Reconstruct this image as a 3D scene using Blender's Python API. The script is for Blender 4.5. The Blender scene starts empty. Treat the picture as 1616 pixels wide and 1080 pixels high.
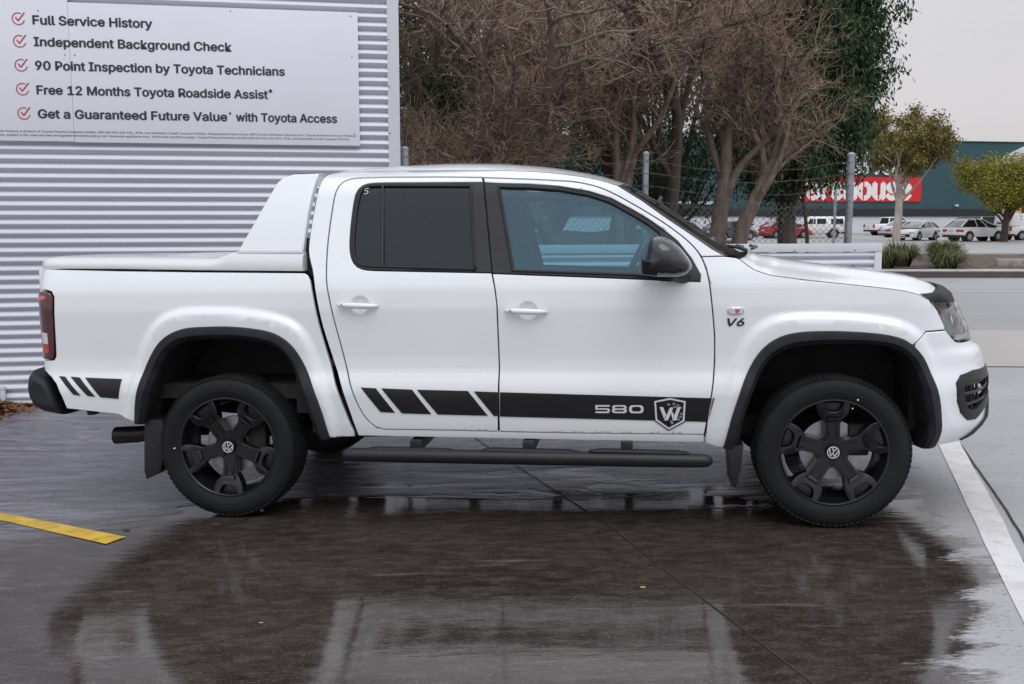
import bpy, bmesh, math, random, os
import numpy as np
from mathutils import Vector, Matrix
from mathutils.geometry import delaunay_2d_cdt
random.seed(7); RNG = np.random.default_rng(11)
S = bpy.context.scene; COL = S.collection
R = math.radians
# ------------------------------------------------------------------ camera
EYE = 1.5506
cam = bpy.data.objects.new('camera', bpy.data.cameras.new('camera')); COL.objects.link(cam)
cam.location = (0, 0, EYE); cam.rotation_euler = (R(90) - math.atan(197/1571), 0, 0)
cam.data.sensor_fit = 'HORIZONTAL'; cam.data.sensor_width = 36.0; cam.data.lens = 36.0*1571/1616
cam.data.clip_start = .1; cam.data.clip_end = 3000
S.camera = cam
# ------------------------------------------------------------------ overcast sky
wd = bpy.data.worlds.new('World'); S.world = wd; wd.use_nodes = True
nt = wd.node_tree; N = nt.nodes; L = nt.links
bg = N['Background']; bg.inputs['Strength'].default_value = 1.0
SUN_EL, SUN_ROT = R(58), R(200)
sky = N.new('ShaderNodeTexSky'); sky.sky_type = 'NISHITA'; sky.sun_disc = False
sky.sun_elevation = SUN_EL; sky.sun_rotation = SUN_ROT; sky.air_density = 1.5; sky.dust_density = 4.0
sk = N.new('ShaderNodeVectorMath'); sk.operation = 'SCALE'; sk.inputs['Scale'].default_value = .07
L.new(sky.outputs[0], sk.inputs[0])
tc = N.new('ShaderNodeTexCoord'); sep = N.new('ShaderNodeSeparateXYZ'); L.new(tc.outputs['Generated'], sep.inputs[0])
rp = N.new('ShaderNodeValToRGB'); L.new(sep.outputs['Z'], rp.inputs[0])
rp.color_ramp.elements[0].position = .0; rp.color_ramp.elements[0].color = (.60, .575, .59, 1)
rp.color_ramp.elements[1].position = .75; rp.color_ramp.elements[1].color = (1.12, 1.18, 1.28, 1)
e = rp.color_ramp.elements.new(.22); e.color = (.655, .645, .67, 1)
e = rp.color_ramp.elements.new(.42); e.color = (.93, .965, 1.02, 1)
cl = N.new('ShaderNodeTexNoise'); cl.inputs['Scale'].default_value = 2.2; cl.inputs['Detail'].default_value = 5
mp = N.new('ShaderNodeMapping'); mp.inputs['Scale'].default_value = (1, 1, 2.6); L.new(tc.outputs['Generated'], mp.inputs[0]); L.new(mp.outputs[0], cl.inputs['Vector'])
cr = N.new('ShaderNodeMapRange'); cr.inputs['From Min'].default_value = .3; cr.inputs['From Max'].default_value = .7
cr.inputs['To Min'].default_value = .93; cr.inputs['To Max'].default_value = 1.06; L.new(cl.outputs['Fac'], cr.inputs['Value'])
cm = N.new('ShaderNodeVectorMath'); cm.operation = 'SCALE'; L.new(rp.outputs[0], cm.inputs[0]); L.new(cr.outputs[0], cm.inputs['Scale'])
mx = N.new('ShaderNodeMix'); mx.data_type = 'RGBA'; mx.inputs['Factor'].default_value = .88
L.new(sk.outputs[0], mx.inputs['A']); L.new(cm.outputs[0], mx.inputs['B']); L.new(mx.outputs['Result'], bg.inputs['Color'])
# weak, very soft sun behind the cloud
sl = bpy.data.lights.new('sun', 'SUN'); sl.energy = .85; sl.angle = R(40); sl.color = (1, .97, .93)
sun = bpy.data.objects.new('sun', sl); COL.objects.link(sun)
sun.rotation_euler = (R(90) - SUN_EL, 0, R(18)); sun.location = (0, 0, 30)
S.view_settings.view_transform = 'Standard'; S.view_settings.look = 'None'; S.view_settings.gamma = 1
S.view_settings.use_curve_mapping = False
S.view_settings.exposure = .22
# ------------------------------------------------------------------ materials
def _prin(name):
    m = bpy.data.materials.new(name); m.use_nodes = True
    return m, m.node_tree, m.node_tree.nodes['Principled BSDF']
def mat(name, col, rough=.5, metal=0., coat=0., var=.12, vscale=6., bump=0., bscale=40., spec=.5, stretch=None, rvar=0., dirt=None):
    """procedural surface: base colour broken up by two noises, roughness variation and a fine bump"""
    m, t, p = _prin(name); n = t.nodes; l = t.links
    p.inputs['Roughness'].default_value = rough; p.inputs['Metallic'].default_value = metal
    p.inputs['Specular IOR Level'].default_value = spec
    if coat: p.inputs['Coat Weight'].default_value = coat; p.inputs['Coat Roughness'].default_value = .04
    c = n.new('ShaderNodeTexCoord'); src = c.outputs['Object']
    if stretch:
        mp = n.new('ShaderNodeMapping'); mp.inputs['Scale'].default_value = stretch; l.new(src, mp.inputs[0]); src = mp.outputs[0]
    a = n.new('ShaderNodeTexNoise'); a.inputs['Scale'].default_value = vscale; a.inputs['Detail'].default_value = 6; l.new(src, a.inputs['Vector'])
    r = n.new('ShaderNodeValToRGB'); l.new(a.outputs['Fac'], r.inputs[0])
    lo = [max(0, x*(1-var)) for x in col]; hi = [x*(1+var) for x in col]
    r.color_ramp.elements[0].position = .3; r.color_ramp.elements[0].color = (*lo, 1)
    r.color_ramp.elements[1].position = .7; r.color_ramp.elements[1].color = (*hi, 1)
    out = r.outputs[0]
    if dirt:
        d = n.new('ShaderNodeTexNoise'); d.inputs['Scale'].default_value = vscale*2.3; d.inputs['Detail'].default_value = 8; l.new(src, d.inputs['Vector'])
        dr = n.new('ShaderNodeMapRange'); dr.inputs['From Min'].default_value = .5; dr.inputs['From Max'].default_value = .75; l.new(d.outputs['Fac'], dr.inputs['Value'])
        k = n.new('ShaderNodeMix'); k.data_type = 'RGBA'; l.new(dr.outputs[0], k.inputs['Factor']); l.new(out, k.inputs['A']); k.inputs['B'].default_value = (*dirt, 1); out = k.outputs['Result']
    l.new(out, p.inputs['Base Color'])
    if rvar:
        q = n.new('ShaderNodeMapRange'); q.inputs['To Min'].default_value = max(0, rough-rvar); q.inputs['To Max'].default_value = rough+rvar
        l.new(a.outputs['Fac'], q.inputs['Value']); l.new(q.outputs[0], p.inputs['Roughness'])
    if bump:
        b = n.new('ShaderNodeTexNoise'); b.inputs['Scale'].default_value = bscale; b.inputs['Detail'].default_value = 4; l.new(src, b.inputs['Vector'])
        u = n.new('ShaderNodeBump'); u.inputs['Strength'].default_value = bump; u.inputs['Distance'].default_value = .01; l.new(b.outputs['Fac'], u.inputs['Height']); l.new(u.outputs[0], p.inputs['Normal'])
    return m
def wet_drops(m, scale=160., strength=.35, amount=.55):
    """rain beads standing on a painted surface: bumps from a cell texture"""
    t = m.node_tree; n = t.nodes; l = t.links; p = n['Principled BSDF']
    c = n.new('ShaderNodeTexCoord'); v = n.new('ShaderNodeTexVoronoi'); v.inputs['Scale'].default_value = scale; l.new(c.outputs['Object'], v.inputs['Vector'])
    r = n.new('ShaderNodeMapRange'); r.inputs['From Min'].default_value = .0; r.inputs['From Max'].default_value = amount; r.inputs['To Min'].default_value = 1; r.inputs['To Max'].default_value = 0
    l.new(v.outputs['Distance'], r.inputs['Value'])
    u = n.new('ShaderNodeBump'); u.inputs['Strength'].default_value = strength; u.inputs['Distance'].default_value = .004
    l.new(r.outputs[0], u.inputs['Height']); l.new(u.outputs[0], p.inputs['Coat Normal']); l.new(u.outputs[0], p.inputs['Normal'])
    return m
def glass(name, tint, refl=1.0, rough=.02, body=None, bodyfac=0.):
    """thin tinted glazing: tinted see-through plus a fresnel reflection (and an optional film)"""
    m = bpy.data.materials.new(name); m.use_nodes = True; t = m.node_tree; n = t.nodes; l = t.links
    n.remove(n['Principled BSDF']); o = n['Material Output']
    tr = n.new('ShaderNodeBsdfTransparent'); tr.inputs[0].default_value = (*tint, 1)
    base = tr.outputs[0]
    if body:
        d = n.new('ShaderNodeBsdfDiffuse'); d.inputs[0].default_value = (*body, 1); s = n.new('ShaderNodeMixShader'); s.inputs[0].default_value = bodyfac
        l.new(tr.outputs[0], s.inputs[1]); l.new(d.outputs[0], s.inputs[2]); base = s.outputs[0]
    g = n.new('ShaderNodeBsdfGlossy'); g.inputs['Roughness'].default_value = rough; g.inputs[0].default_value = (refl, refl, refl, 1)
    f = n.new('ShaderNodeFresnel'); f.inputs[0].default_value = 1.55
    c = n.new('ShaderNodeTexCoord'); v = n.new('ShaderNodeTexVoronoi'); v.inputs['Scale'].default_value = 120; l.new(c.outputs['Object'], v.inputs['Vector'])
    r = n.new('ShaderNodeMapRange'); r.inputs['From Max'].default_value = .28; r.inputs['To Min'].default_value = 1; r.inputs['To Max'].default_value = 0; l.new(v.outputs['Distance'], r.inputs['Value'])
    u = n.new('ShaderNodeBump'); u.inputs['Strength'].default_value = .10; u.inputs['Distance'].default_value = .003; l.new(r.outputs[0], u.inputs['Height']); l.new(u.outputs[0], g.inputs['Normal'])
    s = n.new('ShaderNodeMixShader'); l.new(f.outputs[0], s.inputs[0]); l.new(base, s.inputs[1]); l.new(g.outputs[0], s.inputs[2]); l.new(s.outputs[0], o.inputs['Surface'])
    return m
# ------------------------------------------------------------------ mesh helpers
def link(o, parent=None):
    COL.objects.link(o)
    if parent is not None: o.parent = parent
    return o
def tag(o, label=None, cat=None, group=None, kind=None):
    if label: o['label'] = label
    if cat: o['category'] = cat
    if group: o['group'] = group
    if kind: o['kind'] = kind
    return o
def empty(name, loc=(0, 0, 0), rot=(0, 0, 0)):
    o = bpy.data.objects.new(name, None); o.empty_display_size = .2; o.location = loc; o.rotation_euler = rot
    return link(o)
def raw(name, V, F, m=None, parent=None, smooth=False, normals=None, angle=None):
    me = bpy.data.meshes.new(name)
    V = np.asarray(V, dtype=np.float32).reshape(-1, 3)
    if isinstance(F, np.ndarray):
        n, k = F.shape
        me.vertices.add(len(V)); me.vertices.foreach_set('co', V.ravel())
        me.loops.add(n*k); me.loops.foreach_set('vertex_index', F.astype(np.int32).ravel())
        me.polygons.add(n); me.polygons.foreach_set('loop_start', np.arange(0, n*k, k, dtype=np.int32))
        me.update(calc_edges=True)
    else:
        me.from_pydata([tuple(map(float, v)) for v in V], [], [tuple(int(i) for i in f) for f in F]); me.update()
    if m is not None:
        for q in (m if isinstance(m, (list, tuple)) else [m]): me.materials.append(q)
    if smooth: me.polygons.foreach_set('use_smooth', np.ones(len(me.polygons), bool))
    if angle is not None:
        me.polygons.foreach_set('use_smooth', np.ones(len(me.polygons), bool)); me.set_sharp_from_angle(angle=R(angle))
    if normals is not None: me.normals_split_custom_set_from_vertices([tuple(map(float, v)) for v in normals])
    return link(bpy.data.objects.new(name, me), parent)
class MB:
    """collects shapes and links them as one mesh"""
    def __init__(s): s.v = []; s.f = []; s.k = 0
    def add(s, V, F):
        V = np.asarray(V, float).reshape(-1, 3); s.v.append(V); s.f += [tuple(int(i)+s.k for i in f) for f in F]; s.k += len(V); return s
    def box(s, a, b):
        (x0, y0, z0), (x1, y1, z1) = a, b
        return s.add([(x0,y0,z0),(x1,y0,z0),(x1,y1,z0),(x0,y1,z0),(x0,y0,z1),(x1,y0,z1),(x1,y1,z1),(x0,y1,z1)],
                     [(0,3,2,1),(4,5,6,7),(0,1,5,4),(1,2,6,5),(2,3,7,6),(3,0,4,7)])
    def hexa(s, pts):
        return s.add(pts, [(0,3,2,1),(4,5,6,7),(0,1,5,4),(1,2,6,5),(2,3,7,6),(3,0,4,7)])
    def tube(s, P, r, n=10, caps=True):
        P = [Vector(p) for p in P]; r = [r]*len(P) if np.isscalar(r) else r
        V = []; up = None
        for i, p in enumerate(P):
            d = (P[min(i+1, len(P)-1)] - P[max(i-1, 0)]).normalized()
            if up is None: up = Vector((0, 0, 1)) if abs(d.z) < .9 else Vector((1, 0, 0))
            a = d.cross(up).normalized(); b = a.cross(d).normalized(); up = b
            for k in range(n):
                t = 2*math.pi*k/n; V.append(p + (a*math.cos(t) + b*math.sin(t))*r[i])
        F = [(i*n+k, i*n+(k+1) % n, (i+1)*n+(k+1) % n, (i+1)*n+k) for i in range(len(P)-1) for k in range(n)]
        if caps: F += [tuple(range(n-1, -1, -1)), tuple((len(P)-1)*n+k for k in range(n))]
        return s.add([tuple(v) for v in V], F)
    def lathe(s, prof, c=(0, 0, 0), axis='y', n=48, close=False):
        V = []
        for (r, h) in prof:
            for k in range(n):
                t = 2*math.pi*k/n; a, b = r*math.cos(t), r*math.sin(t)
                V.append({'y': (c[0]+a, c[1]+h, c[2]+b), 'z': (c[0]+a, c[1]+b, c[2]+h), 'x': (c[0]+h, c[1]+a, c[2]+b)}[axis])
        m = len(prof); F = [(i*n+k, (i+1)*n+k, (i+1)*n+(k+1) % n, i*n+(k+1) % n) for i in range(m-1) for k in range(n)]
        if close: F += [((m-1)*n+k, k, (k+1) % n, (m-1)*n+(k+1) % n) for k in range(n)]
        return s.add(V, F)
    def grid(s, G, flip=False, wrap=False):
        G = np.asarray(G, float); n, m = G.shape[:2]; F = []
        for i in range(n-1):
            for j in range(m if wrap else m-1):
                q = (i*m+j, i*m+(j+1) % m, (i+1)*m+(j+1) % m, (i+1)*m+j); F.append(q[::-1] if flip else q)
        return s.add(G.reshape(-1, 3), F)
    def prism(s, poly, fn, t0, t1):
        """polygon (a,b) swept from t0 to t1 through fn(a,b,t)"""
        n = len(poly); V = [fn(a, b, t0) for a, b in poly] + [fn(a, b, t1) for a, b in poly]
        F = [tuple(range(n)), tuple(range(2*n-1, n-1, -1))] + [(i, i+n, (i+1) % n+n, (i+1) % n) for i in range(n)]
        return s.add(V, F)
    def build(s, name, m, parent=None, smooth=False, angle=None, bevel=0., seg=2, recalc=True):
        o = raw(name, np.concatenate(s.v), s.f, m, parent, smooth)
        if bevel or recalc:
            b = bmesh.new(); b.from_mesh(o.data)
            if recalc: bmesh.ops.recalc_face_normals(b, faces=b.faces)
            if bevel:
                ed = [e for e in b.edges if len(e.link_faces) == 2 and e.calc_face_angle(0) > .5]
                bmesh.ops.bevel(b, geom=ed, offset=bevel, segments=seg, affect='EDGES', profile=.6)
            b.to_mesh(o.data); b.free()
        if angle is None and bevel: angle = 40
        if angle is not None:
            o.data.polygons.foreach_set('use_smooth', np.ones(len(o.data.polygons), bool)); o.data.set_sharp_from_angle(angle=R(angle))
        return o
def resample(P, step, closed=False):
    P = np.asarray(P, float)
    if closed: P = np.vstack([P, P[:1]])
    out = []
    for a, b in zip(P[:-1], P[1:]):
        k = max(1, int(math.ceil(np.hypot(*(b-a)[:2])/step)))
        for i in range(k): out.append(a+(b-a)*i/k)
    if not closed: out.append(P[-1])
    return np.array(out)
def evenly(P, n):
    P = np.asarray(P, float); d = np.r_[0, np.cumsum(np.linalg.norm(np.diff(P, axis=0), axis=1))]
    t = np.linspace(0, d[-1], n); return np.stack([np.interp(t, d, P[:, k]) for k in range(P.shape[1])], 1)
def soft(P, n, it=2):
    """smooth an open traced line and resample it to n points"""
    P = evenly(P, n)
    for _ in range(it): P[1:-1] = .25*P[:-2]+.5*P[1:-1]+.25*P[2:]
    return P
def area(P):
    P = np.asarray(P); x, y = P[:, 0], P[:, 1]; return .5*np.sum(x*np.roll(y, -1)-np.roll(x, -1)*y)
def shrink(P, d):
    P = np.asarray(P, float); s = 1 if area(P) > 0 else -1
    a = P-np.roll(P, 1, 0); b = np.roll(P, -1, 0)-P
    a /= np.linalg.norm(a, axis=1, keepdims=True)+1e-9; b /= np.linalg.norm(b, axis=1, keepdims=True)+1e-9
    na = np.stack([-a[:, 1], a[:, 0]], 1)*s; nb = np.stack([-b[:, 1], b[:, 0]], 1)*s
    m = na+nb; k = np.maximum((m*na).sum(1), .35)
    return P + m/k[:, None]*d
# ------------------------------------------------------------------ lettering
def _font(bold):
    try:
        p = os.path.join(bpy.utils.system_resource('DATAFILES', path='fonts'), 'Inter.woff2')
        if os.path.exists(p): return bpy.data.fonts.load(p, check_existing=True)
    except Exception: pass
    return None
FONT = _font(True)
def letters(s, cap=None, width=None, weight=0., depth=.002, spacing=1., shear=0., res=3):
    """lettering as a flat mesh: vertices (x right, y up, t depth), faces; scaled to a cap height and a total width"""
    def mk(txt):
        c = bpy.data.curves.new('lettering', 'FONT'); c.body = txt; c.extrude = .5; c.resolution_u = res
        c.space_character = spacing; c.shear = shear
        if FONT: c.font = FONT
        o = bpy.data.objects.new('lettering', c); COL.objects.link(o)
        bpy.context.view_layer.update()
        me = bpy.data.meshes.new_from_object(o.evaluated_get(bpy.context.evaluated_depsgraph_get()))
        V = np.array([v.co for v in me.vertices]); F = [tuple(p.vertices) for p in me.polygons]
        bpy.data.objects.remove(o); bpy.data.curves.remove(c); bpy.data.meshes.remove(me); return V, F
    H, _ = mk('H'); base, top = H[:, 1].min(), H[:, 1].max()
    V, F = mk(s)
    if weight:          # embolden by overlaying slightly shifted copies, each a hair deeper
        n = len(V); VV = [V]; FF = list(F)
        for k, (dx, dy) in enumerate(((-1, 0), (1, 0), (0, .8), (0, -.8))):
            W = V+np.array([dx*weight, dy*weight, 0]); W[:, 2] *= 1-.04*(k+1); VV.append(W); FF += [tuple(i+n*(k+1) for i in f) for f in F]
        V = np.vstack(VV); F = FF
    V[:, 1] -= base; V[:, 0] -= V[:, 0].min()
    k = cap/(top-base); V[:, 1] *= k
    V[:, 0] *= (width/V[:, 0].max()) if width else k
    V[:, 2] *= depth*2*.5/.5*.5
    return V, F
# ------------------------------------------------------------------ the pickup flank as a surface
def _smooth(zs, ws, lo, hi, sig):
    n=int((hi-lo)/.002)+1
    g=np.linspace(lo,hi,n); v=np.interp(g,zs,ws)
    k=np.arange(-int(3*sig/.002),int(3*sig/.002)+1)*.002
    kern=np.exp(-.5*(k/sig)**2); kern/=kern.sum()
    pad=len(k)//2
    v=np.convolve(np.pad(v,pad,mode='edge'),kern,mode='valid')
    return g,v
WG,WV=_smooth([.30,.38,.44,.50,.60,.67,.72,.78,.85,1.0,1.10,1.20,1.26,1.30,1.50,1.70,1.75,1.79,1.82,1.84],
              [.84,.88,.905,.918,.930,.937,.931,.912,.909,.917,.922,.916,.900,.885,.815,.745,.715,.66,.56,.40],.25,1.9,.011)
NG,NV=_smooth([.36,.42,.46,.50,.55,.60,.66,.70,.78,.84,.865,.885,.92,.96,1.02,1.10,1.16,1.25],
              [3.86,3.95,3.99,4.015,4.01,4.012,4.01,4.01,3.99,3.98,3.965,3.92,3.915,3.90,3.865,3.83,3.78,3.62],.25,1.4,.008)
NX0=3.40; NP=2.3; NL=.95          # nose: where the plan curve begins, its power, its length in u
TX0=-.945; TC=.11        # tail corner
FLR=[];                            # flare curves, filled in below
def _dist(poly,x,z):
    P=np.asarray(poly,float); d=np.full(np.shape(x),9.)
    for a,b in zip(P[:-1],P[1:]):
        e=b-a; L=(e*e).sum()+1e-12
        t=np.clip(((x-a[0])*e[0]+(z-a[1])*e[1])/L,0,1)
        d=np.minimum(d,np.hypot(x-a[0]-t*e[0],z-a[1]-t*e[1]))
    return d
def inside(poly,x,z):
    P=np.asarray(poly,float); r=np.zeros(np.shape(x),bool)
    x1,z1=P[-1]
    for x2,z2 in P:
        with np.errstate(divide='ignore',invalid='ignore'):
            c=((z2>z)!=(z1>z))&(x<(x1-x2)*(z-z2)/(z1-z2+1e-15)+x2)
        r^=c; x1,z1=x2,z2
    return r
def bump(u,z):
    b=np.zeros(np.shape(u))
    for c in FLR:
        d=_dist(c,u,z); m=inside(c,u,z)
        t=np.clip(d/.065,0,1); t=t*t*t*(10-15*t+6*t*t)
        b=np.maximum(b,np.where(m,.026*t,0))
    return b
def M(u,z,off=0.):
    """near body side: u runs along the flank (x), round the nose and round the tail corner"""
    u=np.asarray(u,float); z=np.asarray(z,float)
    w=np.interp(z,WG,WV)
    x=u.copy()*1.; y=-w
    X=np.interp(z,NG,NV)
    n=u>NX0
    t=np.clip((u-NX0)/NL,0,1)*np.pi/2
    # flank length first follows x, then bends: blend parameter
    xs=NX0+(X-NX0)*np.sin(t)**(2/NP*1.0 if NP<2 else 1.0)
    ys=-w*np.maximum(1-np.sin(t)**NP,0)**(1/NP)
    x=np.where(n,xs,x); y=np.where(n,ys,y)
    m=u<TX0
    c=TC
    a=np.clip((TX0-u)/c,0,np.pi/2); rest=np.maximum((TX0-u)-c*np.pi/2,0)
    x=np.where(m,TX0-c*np.sin(a),x); y=np.where(m,-w+c*(1-np.cos(a))+rest,y)
    b=np.where(u<TX0,0,bump(u,z))*np.clip((NX0+.33-u)/.25,0,1)
    y=y-b-np.where(n|m,0,off)
    if np.any(n|m) and off:
        # push outwards along plan direction from an inner axis
        dx=np.where(n,np.sin((np.clip((u-NX0)/NL,0,1))*np.pi/2)**1.3,np.where(m,-np.sin(a),0)); dy=-np.sqrt(np.maximum(1-dx*dx,0))
        x=x+np.where(n|m,dx*off,0); y=y+np.where(n|m,dy*off,0)
    return np.stack([x,y,z+0*u],-1)
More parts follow.
